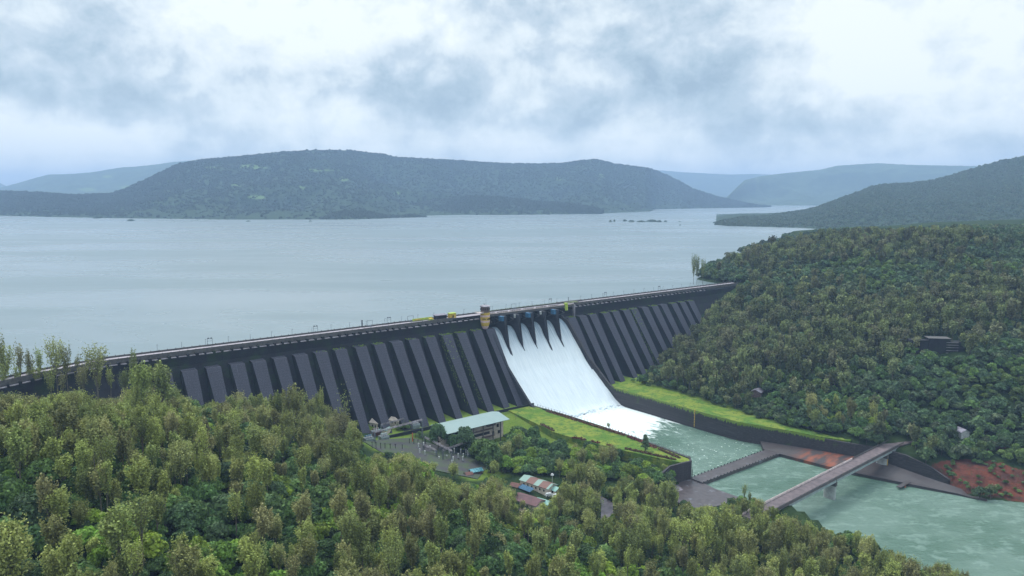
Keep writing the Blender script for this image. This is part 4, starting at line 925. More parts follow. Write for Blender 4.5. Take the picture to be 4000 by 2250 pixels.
MB().prism([(-4.5,-2.2),(4.5,-2.2),(4.5,2.2),(-4.5,2.2)],[2.6,2.2,3.1,3.3],[2.7,2.3,3.2,3.4]).build('sheet',M['bluetarp'],e_); m=MB()
for a in(-4.2,4.2):
    for b_ in(-2,2): m.tube([(a,b_,-2),(a,b_,2.5)],.08,4)
m.build('pole',M['steel'],e_)
gable('green_house',2125,1978,-66.5,8,5,2.8,1.2,VA+R(12),'white','greensheet','pale green-white hut in front of the dull red roof',windows=2)
gable('village_hut',2165,1925,-66.5,7,5,2.8,1.2,VA,'cream','greensheet','half-hidden cream hut at the right end of the striped roof',windows=2)
def tarp_fn(N,b):
    N.link(N.mix(N.ss(N.noise(objc(N),1.1,4,.7),.42,.58),(.14,.34,.38),(.03,.14,.19)),b.inputs['Base Color'])
M['tarp2']=material('turquoise_patch_roof',tarp_fn,.5)
gable('turquoise_roofed_hut',1858,1850,-64,7.2,4.4,2.2,1.1,RZ-R(12),'brown','tarp2','small hut with a turquoise tarpaulin roof beside the switchyard',windows=1)
gable('ruined_hut',1830,1862,-64,4,4,2.,.8,RZ-R(12),'cream','redsheet','broken rust-coloured lean-to left of the turquoise roof',windows=0)
gable('hillside_hut',2958,1542,None,9,8,2.8,1.9,RZ+R(15),'brown','greysheet','lone grey-roofed hut among trees above the right grass strip',windows=2)
gable('hidden_hut',3756,1700,None,7,6,3,1.8,RZ+R(60),'white','greysheet','grey-roofed hut half hidden in trees above the red bank',windows=1)
for u,v,z,l in [(2145,1938,-66,'white parked van right of the village roofs'),(2172,1942,-66,'white parked car beside the van in the village'),]:
    e_=empty('parked_car',pix(u,v,z),R(20),label=l,cat='car'); big='van' in l
    m=MB().prism([(-2.3,-.9),(2.3,-.9),(2.3,.9),(-2.3,.9)],.35,1.0); m.build('body',M['white'],e_)
    MB().add([(-2.1 if big else -1.5,-.82,1.0),(1.7 if big else 1.2,-.82,1.0),(1.7 if big else 1.2,.82,1.0),(-2.1 if big else -1.5,.82,1.0),(-2.0 if big else -1.0,-.7,1.95 if big else 1.5),(1.1 if big else .6,-.7,1.95 if big else 1.5),(1.1 if big else .6,.7,1.95 if big else 1.5),(-2.0 if big else -1.0,.7,1.95 if big else 1.5)],[(4,5,6,7),(0,1,5,4),(1,2,6,5),(2,3,7,6),(3,0,4,7)]).build('cabin',M['white'] if big else M['dark'],e_)
    for x in(-1.4,1.4):
        for y in(-.92,.78): MB().tube([(x,y,.36),(x,y+.14,.36)],.36,10).build('wheel',M['dark'],e_)
# masonry cut on the right hillside
mq=hit(3655,1385); print('cut at',mq)
mc=empty('masonry_cut',mq,R(-8),label='dark stepped masonry face set into the right hillside',cat='retaining wall'); 
m=MB().box(-20,-6,-.4,7,-8,11.2); m.box(-6,10,-1,7,-8,13); m.box(10,20,-.2,7,-8,10.5); m.box(16,20,-1.6,-.2,-8,6); m.build('wall',M['dam'],mc)
m=MB()
for i,z in enumerate((8,6.,4.,1.5,-.5,-3)): m.box(7,16,-1.5-.02*i,-1.02,z+2,z+2.25)
m.build('step',M['ledge'],mc); MB().box(-6.5,10.5,-1.4,8,13.02,13.3).build('coping',M['parapet'],mc)

# ================================================================ SWITCHYARD
def ss_(s,t,z=-63.4): 
    p=W(s,t,0); return (p[0],p[1],float(ground(np.array([p[0]]),np.array([p[1]]))[0]))
yd=[(-150,62),(-112,60),(-98,98),(-96,128),(-120,150),(-138,120),(-148,92)]
m=MB(); Pw=ori([tuple(W(a,b,0)[:2]) for a,b in yd]); zz_=[float(ground(np.array([p[0]]),np.array([p[1]]))[0])+.35 for p in Pw]; m.prism(Pw,[a-5 for a in zz_],zz_); o=m.build('switchyard_ground',M['gravel']); tag(o,'dark gravel yard in front of the powerhouse',kind='structure')
def truss(m,a,b,r=.55,th=.10):
    a=Vector(a);b=Vector(b); L=(b-a).length; d_=(b-a)/L; u=d_.orthogonal().normalized(); q=d_.cross(u); n=max(2,int(L/1.8)); cor=[(u+q)*r*.7,(u-q)*r*.7,(-u-q)*r*.7,(-u+q)*r*.7]
    for c_ in cor: m.tube([a+c_,b+c_],th,3)
    for k in range(n):
        for j in range(4): m.tube([a+(b-a)*(k/n)+cor[j],a+(b-a)*((k+1)/n)+cor[(j+1)%4]],th*.7,3)
def gantry(p,q,h,label):
    p=np.array(p);q=np.array(q); e_=empty('gantry',(p[0],p[1],p[2]),label=label,cat='gantry'); dq=q-p
    for k in (0,1):
        m=MB(); b_=(dq[0]*k,dq[1]*k,dq[2]*k); truss(m,(b_[0],b_[1],b_[2]-.5),(b_[0],b_[1],h),.5,.13); m.build('leg',M['steel'],e_)
    m=MB(); truss(m,(0,0,h),(dq[0],dq[1],h),.6,.15); m.build('beam',M['ledge'],e_); return e_
def zc(p,dz=0): return (p[0],p[1],float(ground(np.array([p[0]]),np.array([p[1]]))[0])+.3+dz)
G_=lambda u,v: zc(pix(u,v,-64))
gantry(G_(1465,1765),G_(1650,1712),8,'long lattice gantry beam along the far side of the switchyard')
gantry(G_(1730,1800),G_(1835,1762),8,'lattice gantry at the right of the switchyard beside dark trees')
gantry(G_(1490,1715),G_(1577,1690),7,'lattice gantry nearest the cream arched house')
gantry(G_(1660,1745),G_(1765,1800),6.5,'slanting lattice gantry crossing the middle of the switchyard')
gantry(G_(1700,1700),G_(1775,1735),7,'lattice gantry partly behind the tree by the powerhouse')
gantry(G_(1655,1768),G_(1705,1790),5,'short low gantry in the middle of the switchyard')
def transformer(u,v,label,mat='girder'):
    e_=empty('transformer',G_(u,v),RZ,label=label,cat='transformer')
    MB().box(-3,3,-1.8,1.8,.3,3.6).build('tank',M['steel'],e_)
    m=MB()
    for k in range(7): m.box(-2.8+k*.85,-2.5+k*.85,-3.0,-1.82,.6,3.3); m.box(-2.8+k*.85,-2.5+k*.85,1.82,3.0,.6,3.3)
    m.build('radiator',M[mat],e_)
    MB().tube([(-2.4,0,4.8),(2.0,0,4.8)],.55,8).build('oil_tank',M['blue'] if 'blue' in label else M[mat],e_)
    for x in(-1.6,0,1.6): MB().lathe([(.3,3.6),(.35,4.2),(.22,4.6),(.3,5.0),(.1,5.8)],8,cx=x,cy=-1.).build('bushing',M['white'],e_)
transformer(1500,1735,'darker transformer at the middle of the upper switchyard'); transformer(1440,1755,'pale grey-blue transformer at the left end of the switchyard')
transformer(1622,1682,'bright blue transformer at the left end of the powerhouse'); transformer(1468,1722,'small rusty transformer between the two larger ones','redsheet')
cb_=None; spotsB=[(1755,1770),(1763,1775),(1775,1768),(1790,1790),(1810,1782),(1808,1800),(1745,1790),(1770,1805),(1800,1770),(1828,1775),(1725,1735),(1740,1725),(1635,1760),(1655,1755),(1680,1762),(1700,1775),(1715,1800),(1660,1790),(1640,1785),(1765,1825),(1820,1765),(1742,1715)]
for i,(u,v) in enumerate(spotsB):
    p=G_(u,v)
    if cb_ is None:
        cb_=empty('breaker_post',p,RZ,label='insulator post',cat='insulator'); MB().box(-.5,.5,-.5,.5,0,1.4).build('stand',M['steel'],cb_); MB().lathe([(.25,1.4),(.38,1.8),(.25,2.2),(.38,2.6),(.25,3.),(.5,3.2),(.45,3.8),(.1,3.9)],8).build('insulator',M['white'],cb_)
    else: place(cb_,p,RZ,scale=(1,1,.8+.5*random.random()))
for o in [x for x in COL.objects if x.name.startswith('breaker_post')]:
    u_,v_=proj(np.array(o.location)); lf=u_<1720; o['label']='white insulator post in the '+('middle' if lf else 'right')+' part of the switchyard'; o['group']='insulator posts, '+('middle' if lf else 'right')+' of the yard'
f0=None
for i,(u,v) in enumerate([(1455,1795),(1470,1790),(1488,1788),(1505,1785),(1525,1782),(1545,1778),(1572,1775),(1600,1745),(1617,1745),(1633,1745),(1650,1742),(1612,1720),(1625,1715)]):
    p=G_(u,v)
    if f0 is None: f0=empty('yard_post',p,RZ,label='dark slim post in the left part of the switchyard',cat='post',group='dark posts in the switchyard'); MB().tube([(0,0,0),(0,0,4.6)],.2,5).build('post',M['dark'],f0); MB().box(-.5,.5,-.15,.15,4.2,4.4).build('crossarm',M['dark'],f0)
    else: place(f0,p,RZ)
e_=empty('red_post',G_(1612,1735),RZ,label='rust-red equipment post on a pale plinth in the switchyard',cat='post'); MB().tube([(0,0,0),(0,0,7)],.35,6).build('post',M['orange'],e_); MB().box(-2,2,-1.2,1.2,0,.6).build('plinth',M['cream'],e_)
# light poles in the village
for u,v,l in [(2157,1862,'white lamp pole above the village roofs'),(2307,1962,'white lamp pole right of the village among the trees')]:
    e_=empty('street_lamp',pix(u,v+45,-67),0,label=l,cat='street lamp'); MB().tube([(0,0,-1),(0,0,8)],.14,5).build('pole',M['white'],e_); MB().lathe([(.2,8),(1.1,8.1),(.6,8.9),(.1,9.2)],8).build('lamp_shade',M['white'],e_)
# tracks
def track(name,pts,wd,mat,label,zoff=.5):
    P=[pix(u,v,z)[:2] for u,v,z in pts]; Q=[]
    for a,b in zip(P,P[1:]):
        for k in range(12): Q.append(a+(b-a)*k/12)
    Q.append(P[-1]); Q=np.array(Q); v=[];f=[]
    for i,q in enumerate(Q):
        d_=Q[min(i+1,len(Q)-1)]-Q[max(i-1,0)]; d_/=np.linalg.norm(d_); nn=np.array([-d_[1],d_[0]])*wd/2
        for sg in(1,-1):
            e2=q+nn*sg; v.append((e2[0],e2[1],float(ground(np.array([q[0]]),np.array([q[1]]))[0])+zoff))
    f=[(2*i,2*i+1,2*i+3,2*i+2) for i in range(len(Q)-1)]
    o=MB().add(v,f).build(name,mat); return tag(o,label,kind='structure')
track('road',[(2000,1985,-65),(2080,2020,-64)],3.2,M['deckroad'],'reddish dirt road climbing from the village',.6)
track('road',[(2130,1760,-68.6),(2180,1785,-68.6),(2350,1820,-70),(2500,1850,-72),(2640,1905,-74),(2690,1950,-74)],6,M['asphalt'],'wet grey road behind the lawn down to the landing',.7)
track('road',[(2330,1945,-69.5),(2372,1960,-69),(2370,2030,-66)],6.5,M['asphalt'],'bend of wet grey road showing between trees',.7)

# ================================================================ TREES
def mesh_np(name,V,Fq,tint,mat,Ft=None):
    me=bpy.data.meshes.new(name); me.vertices.add(len(V)); me.vertices.foreach_set('co',V.astype(np.float32).ravel())
    k=Fq.shape[1]; me.loops.add(Fq.size); me.loops.foreach_set('vertex_index',Fq.ravel().astype(np.int32))
    me.polygons.add(len(Fq)); me.polygons.foreach_set('loop_start',np.arange(0,Fq.size,k,dtype=np.int32)); me.polygons.foreach_set('loop_total',np.full(len(Fq),k,np.int32))
    me.attributes.new('tint','FLOAT','POINT').data.foreach_set('value',tint.astype(np.float32)); me.update(); me.materials.append(mat); return me
def cards(C,Nrm,size,r,asp=1.):
    n=len(C); T=np.cross(Nrm,r.normal(size=(n,3))); T/=np.linalg.norm(T,axis=1)[:,None]+1e-9; B=np.cross(Nrm,T)
    s=size[:,None]; V=np.stack([C-T*s-B*s*.35*asp,C+T*s*.2-B*s*asp,C+T*s+B*s*.3*asp,C-T*s*.25+B*s*asp],1).reshape(-1,3)
    return V,np.arange(4*n).reshape(n,4)
def limb_mesh(branches,mat,name):
    m=MB()
    for pts,rad in branches: m.tube(pts,rad,5,cap=False)
    me=bpy.data.meshes.new(name); me.from_pydata(m.v,[],m.f); me.materials.append(mat); me.update(); return me
def slender(seed,H=18.,Wd=5.5,nl=6,N_=2600,cs=.28,thin=1.,mat='olive',low=.3):
    r=np.random.default_rng(seed); br=[]; C=[];Tn=[]
    lean=r.normal(size=2)*.02*H; top=np.array([lean[0],lean[1],H*.92])
    tr=[(0,0,-1.5),(lean[0]*.3,lean[1]*.3,H*.35),(lean[0]*.7,lean[1]*.7,H*.7),tuple(top)]
    br.append((tr,[.24*H/18,.17*H/18,.09,.03]))
    limbs=[]
    for i in range(nl):
        a=i*2.4+r.uniform(-.4,.4); z0=H*r.uniform(low,.5); L=H*r.uniform(.32,.52); rad=Wd*.5*r.uniform(.6,1.)
        p0=np.array([lean[0]*z0/H,lean[1]*z0/H,z0]); p1=p0+np.array([math.cos(a)*rad*.55,math.sin(a)*rad*.55,L*.5]); p2=p0+np.array([math.cos(a)*rad,math.sin(a)*rad,L])
        p2[2]=min(p2[2],H*.95); limbs.append((p0,p1,p2)); br.append(([tuple(p0),tuple(p1),tuple(p2)],[.11*H/18,.07,.02]))
    limbs+= [(np.array(tr[1]),np.array(tr[2]),top)]*2
    ncl=int(15*thin); per=max(4,int(N_/ncl/ (len(limbs)) ))
    for li,(p0,p1,p2) in enumerate(limbs):
        for k in range(ncl):
            u=r.uniform(.22,1.)**.75; base=(1-u)**2*p0+2*u*(1-u)*p1+u*u*p2
            o=r.normal(size=3)*np.array([.62,.62,.6])*Wd/6.; cc=base+o; tone=r.uniform(.15,.85)
            pts=cc+r.normal(size=(per,3))*np.array([.33,.33,1.0])*(Wd/6.)
            C.append(pts); Tn.append(np.clip(tone+r.normal(size=per)*.22,0,1))
    C=np.concatenate(C); Tn=np.concatenate(Tn); C[:,2]=np.maximum(C[:,2],H*.12)
    Nn=r.normal(size=C.shape)*np.array([1,1,.9]); Nn/=np.linalg.norm(Nn,axis=1)[:,None]
    V,Q=cards(C,Nn,cs*r.uniform(.6,1.25,len(C)),r,.75); return mesh_np('crown',V,Q,np.repeat(Tn,4),M[mat]),limb_mesh(br,M['bark'],'trunk'),H,Wd
def broad(seed,H=11.,Wd=10.,nb=13,N_=2600,cs=.5,mat='green',cone=0.):
    r=np.random.default_rng(seed); br=[([(0,0,-1.5),(0,0,H*.3),(r.normal()*.3,r.normal()*.3,H*.55)],[.3*H/11,.22*H/11,.08])]; C=[];Nn=[];Tn=[]
    for i in range(nb):
        a=i*2.4+r.uniform(-.5,.5); rr_=Wd*.36*math.sqrt((i+.4)/nb); zc_=H*(.80-.36*(i/nb)**1.1)+r.uniform(-.05,.05)*H
        if cone: rr_=Wd*.32*(i+.2)/nb; zc_=H*(.93-.75*i/nb)
        R0=Wd*r.uniform(.15,.24)*(1 if not cone else .8); c0=np.array([math.cos(a)*rr_,math.sin(a)*rr_,zc_-R0*.25])
        br.append(([(0,0,H*.28),tuple(c0*np.array([.5,.5,1])-np.array([0,0,H*.12])),tuple(c0)],[.14,.09,.04]))
        n=int(N_/nb); dd=r.normal(size=(n,3)); dd/=np.linalg.norm(dd,axis=1)[:,None]; dd[:,2]=np.where(dd[:,2]<-.35,-dd[:,2],dd[:,2])
        rad=R0*r.uniform(.72,1.12,n)*(1+.22*np.sin(dd[:,0]*7+seed)*np.cos(dd[:,1]*6+i)); C.append(c0+dd*rad[:,None]*np.array([1,1,.82])); Nn.append(dd+r.normal(size=dd.shape)*.55); Tn.append(np.clip(r.uniform(.25,.75)+r.normal(size=n)*.2,0,1))
    C=np.concatenate(C);Nn=np.concatenate(Nn);Nn/=np.linalg.norm(Nn,axis=1)[:,None];Tn=np.concatenate(Tn)
    V,Q=cards(C,Nn,cs*r.uniform(.6,1.3,len(C)),r,.8); return mesh_np('crown',V,Q,np.repeat(Tn,4),M[mat]),limb_mesh(br,M['darkbark'],'trunk'),H,Wd
def bare(seed,H=13.):
    r=np.random.default_rng(seed); br=[([(0,0,-1),(0,0,H*.4),(.3,0,H*.75)],[.22,.16,.06])]
    for i in range(16):
        a=i*2.4; z0=H*r.uniform(.3,.7); L=H*r.uniform(.2,.4); br.append(([(0,0,z0),(math.cos(a)*L*.25,math.sin(a)*L*.25,z0+L*.5),(math.cos(a)*L*.45,math.sin(a)*L*.45,z0+L)],[.09,.06,.02]))
    C=r.normal(size=(160,3))*np.array([1.3,1.3,2.4])+np.array([0,0,H*.72]); Nn=r.normal(size=C.shape); Nn/=np.linalg.norm(Nn,axis=1)[:,None]
    V,Q=cards(C,Nn,.25*r.uniform(.6,1.2,len(C)),r); return mesh_np('crown',V,Q,np.full(len(V),.3),M['olive']),limb_mesh(br,M['bark'],'trunk'),H,5.
P_SL=[slender(100+i,H=h,Wd=w_,nl=nl,N_=n) for i,(h,w_,nl,n) in enumerate([(19,5.0,5,3000),(21,6.0,7,3700),(17,4.0,4,2300),(19,7.2,8,3900),(14,4.8,6,2500)])]
P_SP=[slender(120+i,H=h,Wd=w_,nl=nl,N_=n,cs=.24,thin=.8,low=.42) for i,(h,w_,nl,n) in enumerate([(20,5.2,7,1200),(18,4.0,5,800),(21,6.4,9,1600)])]   # thin see-through ones
P_BR=[broad(200+i,H=h,Wd=w_,nb=nb,N_=n) for i,(h,w_,nb,n) in enumerate([(10.5,10,13,2800),(9,8.5,10,2300),(12,9.5,15,3000),(7,7.5,8,1700)])]
P_BT=[broad(230+i,H=h,Wd=w_,nb=nb,N_=n,mat='bright') for i,(h,w_,nb,n) in enumerate([(10,9,13,2600),(8,8,9,2000)])]
P_CO=[broad(250,H=12,Wd=6.5,nb=16,N_=2600,cs=.42,cone=1.)]
P_BA=[bare(260)]
F_SL=[slender(300+i,H=h,Wd=w_,nl=nl,N_=n,cs=.75,mat='olivefar') for i,(h,w_,nl,n) in enumerate([(18,6,6,750),(20,7,7,850),(15,5.4,6,650)])]
F_BR=[broad(320+i,H=h,Wd=w_,nb=nb,N_=n,cs=.95,mat='farleaf') for i,(h,w_,nb,n) in enumerate([(10.5,10.5,11,700),(8.5,9,9,560),(12,11.,13,800)])]
F_BT=[broad(340,H=9,Wd=8.5,nb=9,N_=600,cs=.9,mat='brightfar')]
F_GR=[broad(350+i,H=h,Wd=w_,nb=9,N_=620,cs=.85,mat='green') for i,(h,w_) in enumerate([(10,9.5),(8,8.5)])]
PROTO=[('sl',P_SL),('sp',P_SP),('br',P_BR),('bt',P_BT),('co',P_CO),('ba',P_BA),('fsl',F_SL),('fbr',F_BR),('fbt',F_BT),('fgr',F_GR)]
PD=dict(PROTO)

# keep-clear regions of the photograph, with the distance of what stands there
CLEAR=[ # polygon (px), farthest depth y below which trees inside are dropped
 ([(480,1400),(1880,1225),(2850,1100),(2790,1128),(2760,1165),(2748,1200),(2735,1235),(2690,1262),(2625,1290),(2590,1330),(2562,1372),(2550,1425),(2500,1452),(2450,1478),(2430,1500),(2400,1600),(2060,1600),(1640,1680),(1420,1720),(1395,1640),(1370,1590),(1300,1560),(1270,1510),(1200,1510),(1120,1520),(1000,1520),(920,1530),(760,1560),(690,1530),(700,1420),(560,1400)],900),
 ([(2440,1495),(2700,1550),(2850,1592),(3000,1645),(3200,1702),(3400,1765),(3480,1700),(3560,1715),(3520,1790),(3620,1850),(3780,1940),(4000,1965),(4000,2240),(3860,2240),(3700,2185),(3560,2160),(3480,2140),(3400,2080),(3250,2040),(3120,1990),(3040,1960),(2960,1930),(2870,1925),(2760,1935),(2680,1900),(2630,1790),(2480,1765),(2330,1720),(2230,1700),(2130,1668),(2060,1625),(2000,1600),(2070,1570),(2300,1560)],560),
 ([(1640,1660),(1960,1590),(1990,1640),(1965,1720),(1890,1715),(1800,1690),(1720,1700)],545),
 ([(1440,1640),(1510,1640),(1500,1690),(1600,1680),(1640,1700),(1850,1770),(1840,1830),(1790,1850),(1730,1830),(1700,1780),(1600,1750),(1560,1760),(1440,1770),(1420,1740)],500),
 ([(2010,1850),(2150,1860),(2185,1930),(2140,1985),(2110,1985),(2020,1960)],430),
 ([(1810,1830),(1880,1825),(1880,1870),(1830,1880)],440),
 ([(1400,1660),(1500,1660),(1560,1690),(1560,1760),(1430,1770)],480),
 ([(2340,1940),(2390,1950),(2390,2010),(2345,2005)],420),
 ([(2660,1880),(2700,1890),(2690,1960),(2640,1930)],450),
 ([(3590,1305),(3740,1315),(3735,1375),(3630,1370)],700),
 ([(2940,1510),(2990,1520),(2985,1550),(2940,1545)],600),([(3740,1670),(3775,1670),(3775,1710),(3740,1710)],560),
 ([(1,1),(2,1),(2,2)],1)]
# the outline of the near woods against what lies behind: (px, px) treetops stay below it
NEARLINE=[(0,1530),(200,1545),(300,1515),(370,1560),(480,1545),(530,1480),(700,1500),(760,1560),(880,1560),(1000,1520),(1100,1530),(1180,1500),(1250,1520),(1300,1560),(1370,1600),(1420,1690),(1500,1790),(1540,1790),(1580,1760),(1650,1790),(1700,1850),(1780,1880),(1880,1885),(1920,1840),(2000,1900),(2020,1990),(2130,1995),(2190,1890),(2250,1800),(2330,1810),(2345,1900),(2400,1900),(2430,1840),(2520,1850),(2620,1870),(2700,1975),(2800,1975),(2900,1925),(3000,1965),(3060,2000),(3140,2030),(3250,2070),(3330,2050),(3420,2110),(3560,2180),(3700,2200),(3850,2255),(4300,2300)]
def clear_hit(pts,y):
    u,v=proj(pts); hit=np.zeros(u.shape[:-1],bool)
    for poly,dm in CLEAR:
        h=inpoly(u,v,poly).any(-1)&(y<dm); hit|=h
    return hit
CLEAR+=[([(1500,1800),(1560,1780),(1680,1790),(1700,1870),(1640,1900),(1500,1890)],300)]
NOTREE=[S2([(-440,-16),(SR+15,-16),(SR+6,12),(280,22),(262,30),(240,34),(200,42),(140,50),(0,62),(-130,54),(-165,44),(-215,34),(-262,24),(-300,20),(-345,32),(-440,85)]),
 S2(lp_),RIVER,S2([(88,48),(114,46),(119,70),(120,110),(117,150),(112,190),(116,225),(126,255),(88,260)]),S2([(-112,62),(-44,62),(-44,92),(-112,92)]),S2([(x,y) for x,y in yd]),S2([(-50,55),(-24,55),(-26,150),(-40,150)]),S2([(-34,205),(6,206),(6,248),(-34,244)]),REDPOLY,
 [tuple(p) for p in (a1-bdir*14+np.array([-3,-3]),a1+bdir*12+np.array([-3,-6]),a1+bdir*12+np.array([8,4]),a1-bdir*10+np.array([-3,8]))]]
trees=[]   # x,y,z,height scale,width scale,rot,kind,proto,
def scatter(n,xr,yr,fn,dens_min=3.2,seed=1):
    r=np.random.default_rng(seed); X=r.uniform(*xr,n); Y=r.uniform(*yr,n)
    # thin out with a jittered grid so that crowns keep some distance
    key=np.floor(X/dens_min).astype(int)*100003+np.floor(Y/dens_min).astype(int); _,i=np.unique(key,return_index=True); X,Y=X[i],Y[i]
    u,v=proj(np.stack([X,Y,base_z(X,Y)+6],-1)); k=(u>-900)&(u<4900)&(v<2750)&(Y>60); X,Y=X[k],Y[k]
    bad=np.zeros(len(X),bool)
    for P_ in NOTREE: bad|=inpoly(X,Y,P_)
    X,Y=X[~bad],Y[~bad]; Z=ground(X,Y); s,t=(X-O[0])*A[0]+(Y-O[1])*A[1],(X-O[0])*D[0]+(Y-O[1])*D[1]
    k=(Z>-76)&~((t<-8)&(Z<1.)); X,Y,Z,s,t=X[k],Y[k],Z[k],s[k],t[k]
    fn(X,Y,Z,s,t,r)
def lefty(X,Y,Z,s,t,r):
    n1=vnoise(X,Y,55,3,201); n2=vnoise(X,Y,35,3,202); n3=vnoise(X,Y,26,2,203)
    for i in range(len(X)):
        if s[i]>5 and t[i]<200: continue
        flat_=(s[i]>-70 and t[i]<215); q=r.random(); val_=Z[i]
        if n1[i]+.85*(q-.5)>-.20+(.45 if flat_ else 0): kd='sl'
        elif n3[i]+.5*(r.random()-.5)>.27: kd='bt'
        else: kd='br'
        u,v=proj(np.array([X[i],Y[i],Z[i]]))
        if kd=='sl' and r.random()<.10: kd='sp'
        hs=r.uniform(.55,1.25)*(1+.2*n2[i])
        if kd=='sl' and flat_: hs*=.75
        trees.append([X[i],Y[i],Z[i],hs,r.uniform(.8,1.2),r.uniform(0,6.28),kd,r.integers(0,len(PD[kd])),0])
scatter(60000,(-420,260),(120,520),lefty,6.2,31)
def under(X,Y,Z,s,t,r):          # lower growth under the tall slender trees
    for i in range(len(X)):
        if s[i]>5 and t[i]<200: continue
        trees.append([X[i],Y[i],Z[i],r.uniform(.35,.7),r.uniform(.55,.9),r.uniform(0,6.28),'br' if r.random()<.75 else 'bt',r.integers(0,2),0])
scatter(60000,(-420,260),(120,520),under,5.6,32)
def righty(X,Y,Z,s,t,r):
    n1=vnoise(X,Y,110,3,211); n3=vnoise(X,Y,40,3,213); rd=np.hypot(X-330,Y-760)
    for i in range(len(X)):
        if s[i]<86: continue
        if not((s[i]>86)): continue
        near=Y[i]<760 or (X[i]<520 and Y[i]<1150)
        q=n1[i]+.85*(r.random()-.5)+(.12 if np.hypot(X[i]-300,Y[i]-740)<170 else -.10 if near else -.75)
        if q>.06: kd='fsl'
        elif n3[i]+.45*(r.random()-.5)>.36: kd='fbt'
        elif Y[i]<640 and r.random()<.5: kd='fgr'
        else: kd='fbr'
        low=1 if s[i]>150 or t[i]>80 else .8
        big=1.35 if r.random()<.12 else 1.; trees.append([X[i],Y[i],Z[i],r.uniform(.5,1.1)*low*big,r.uniform(.7,1.15),r.uniform(0,6.28),kd,r.integers(0,len(PD[kd])),1])
scatter(90000,(60,900),(330,1100),righty,5.6,41)
scatter(60000,(100,1750),(1100,2350),righty,8.5,42)
scatter(30000,(900,1700),(420,1100),righty,8.0,43)
# special trees: (px of the foot, ground height guess, kind, height m, label)
special=[]
def ST(u,v,top,kd,label,idx=0,depth=None,ws=1.,z=None):
    """tree whose foot is seen at (u,v) when standing on the ground, with its top at row `top`"""
    lo,hi=120.,1500.; dir_=ray(u,v)
    ys=np.linspace(150,1000,700); Xs=dir_[0]/dir_[1]*ys; Zs=CH+dir_[2]/dir_[1]*ys; gz=ground(Xs,ys)
    if z is not None: gz=np.full_like(gz,z)
    k=np.argmax(Zs<gz); 
    if depth: k=np.argmin(abs(ys-depth))
    x,y=Xs[k],ys[k]; z0=gz[k]; dtop=ray(u,top); zt=CH+dtop[2]/dtop[1]*y; h=max(4,zt-z0)
    special.append((x,y,z0,h,kd,idx,ws,label))
for u,v,tp,i,w_,l in [(8,1590,1310,0,1.,'thin feathery tree at the left edge rising above the dam'),(35,1580,1330,2,1.1,'second thin tree from the left edge against the lake'),(92,1590,1336,1,.9,'narrow thin tree third from the left edge against the lake'),
   (128,1580,1368,0,.9,'shorter thin tree fourth from the left edge against the lake'),(165,1570,1355,1,.9,'thin tree just left of the tallest one above the dam road'),(232,1590,1308,2,.95,'tallest thin feathery tree standing against the lake at the left'),
   (270,1580,1350,0,.9,'thin tree directly right of the tallest one above the dam road'),(313,1560,1385,1,.8,'small thin tree left of the round-topped one above the dam road'),(388,1610,1335,2,1.25,'round-topped pale tree standing against the lake left of the dam end'),
   (535,1620,1368,0,.8,'thin twiggy tree poking just above the dam parapet')]:
    ST(u,v,tp,'sp',l,i,ws=w_)
for u,v,tp,i,w_,l in [(1712,1760,1648,1,1.0,'dark tree standing in front of the left end of the powerhouse roof'),(1818,1775,1660,2,1.1,'big dark tree covering the middle of the powerhouse'),(1775,1770,1690,0,.9,'dark tree left of the biggest one at the powerhouse wall'),(1880,1810,1705,0,1.1,'dark spreading tree below the powerhouse balcony'),(1915,1850,1715,2,1.1,'dark tree right of the switchyard gantry')]: ST(u,v,tp,'br',l,i,ws=w_)
for u,v,tp,kd,l,w_ in [(560,1680,1420,'sl','full olive tree in front of the left end of the dam wall',1.3),(640,1680,1415,'sl','broad olive tree overlapping the first dark buttresses',1.5),(1150,1760,1505,'sl','tall full olive tree in front of the middle buttresses',1.4),(1090,1740,1530,'sl','olive tree left of the tallest one before the buttresses',1.1),
   (1262,1740,1515,'sp','slim pale tree rising alone before the buttresses',.6),(1350,1730,1530,'ba','bare twiggy tree before the buttresses above the cream house',1.)]:
    ST(u,v,tp,kd,l,0,ws=w_)
for u,v,tp,i,l,w_ in [(1560,1930,1790,0,'brightest fresh green tree in front of the switchyard',1.3),(1635,1940,1800,1,'second bright green tree right of the brightest one',1.3),(1500,1940,1830,1,'bright green tree left of the brightest one',1.2)]: ST(u,v,tp,'bt',l,i,ws=w_)
for u,tp,l in [(2708,992,'tall thin tree leaning over the lake at the right end of the dam'),(2722,1000,'thin shoreline tree just right of the leaning one'),(2745,1010,'leafier shoreline tree behind the end of the dam')]: ST(u,1100,tp,'sp',l,0,depth=850,ws=.75)
_r=np.random.default_rng(77); _n=['close to the left edge','near the left edge, second cluster','left of the tallest lakeside tree','right of the tallest lakeside tree','left of the round-topped tree','right of the round-topped tree']
for j in range(9):
    u_=20+j*60+_r.uniform(-10,10); ST(u_,1600+_r.uniform(-20,20),np.interp(u_,[0,250,560],[1400,1400,1440])+_r.uniform(0,60),'sp',['thin see-through tree before the dam road, ','small twiggy tree before the dam road, ','half-height airy tree before the dam road, '][j%3]+_n[j*6//9],j%3,ws=.9)
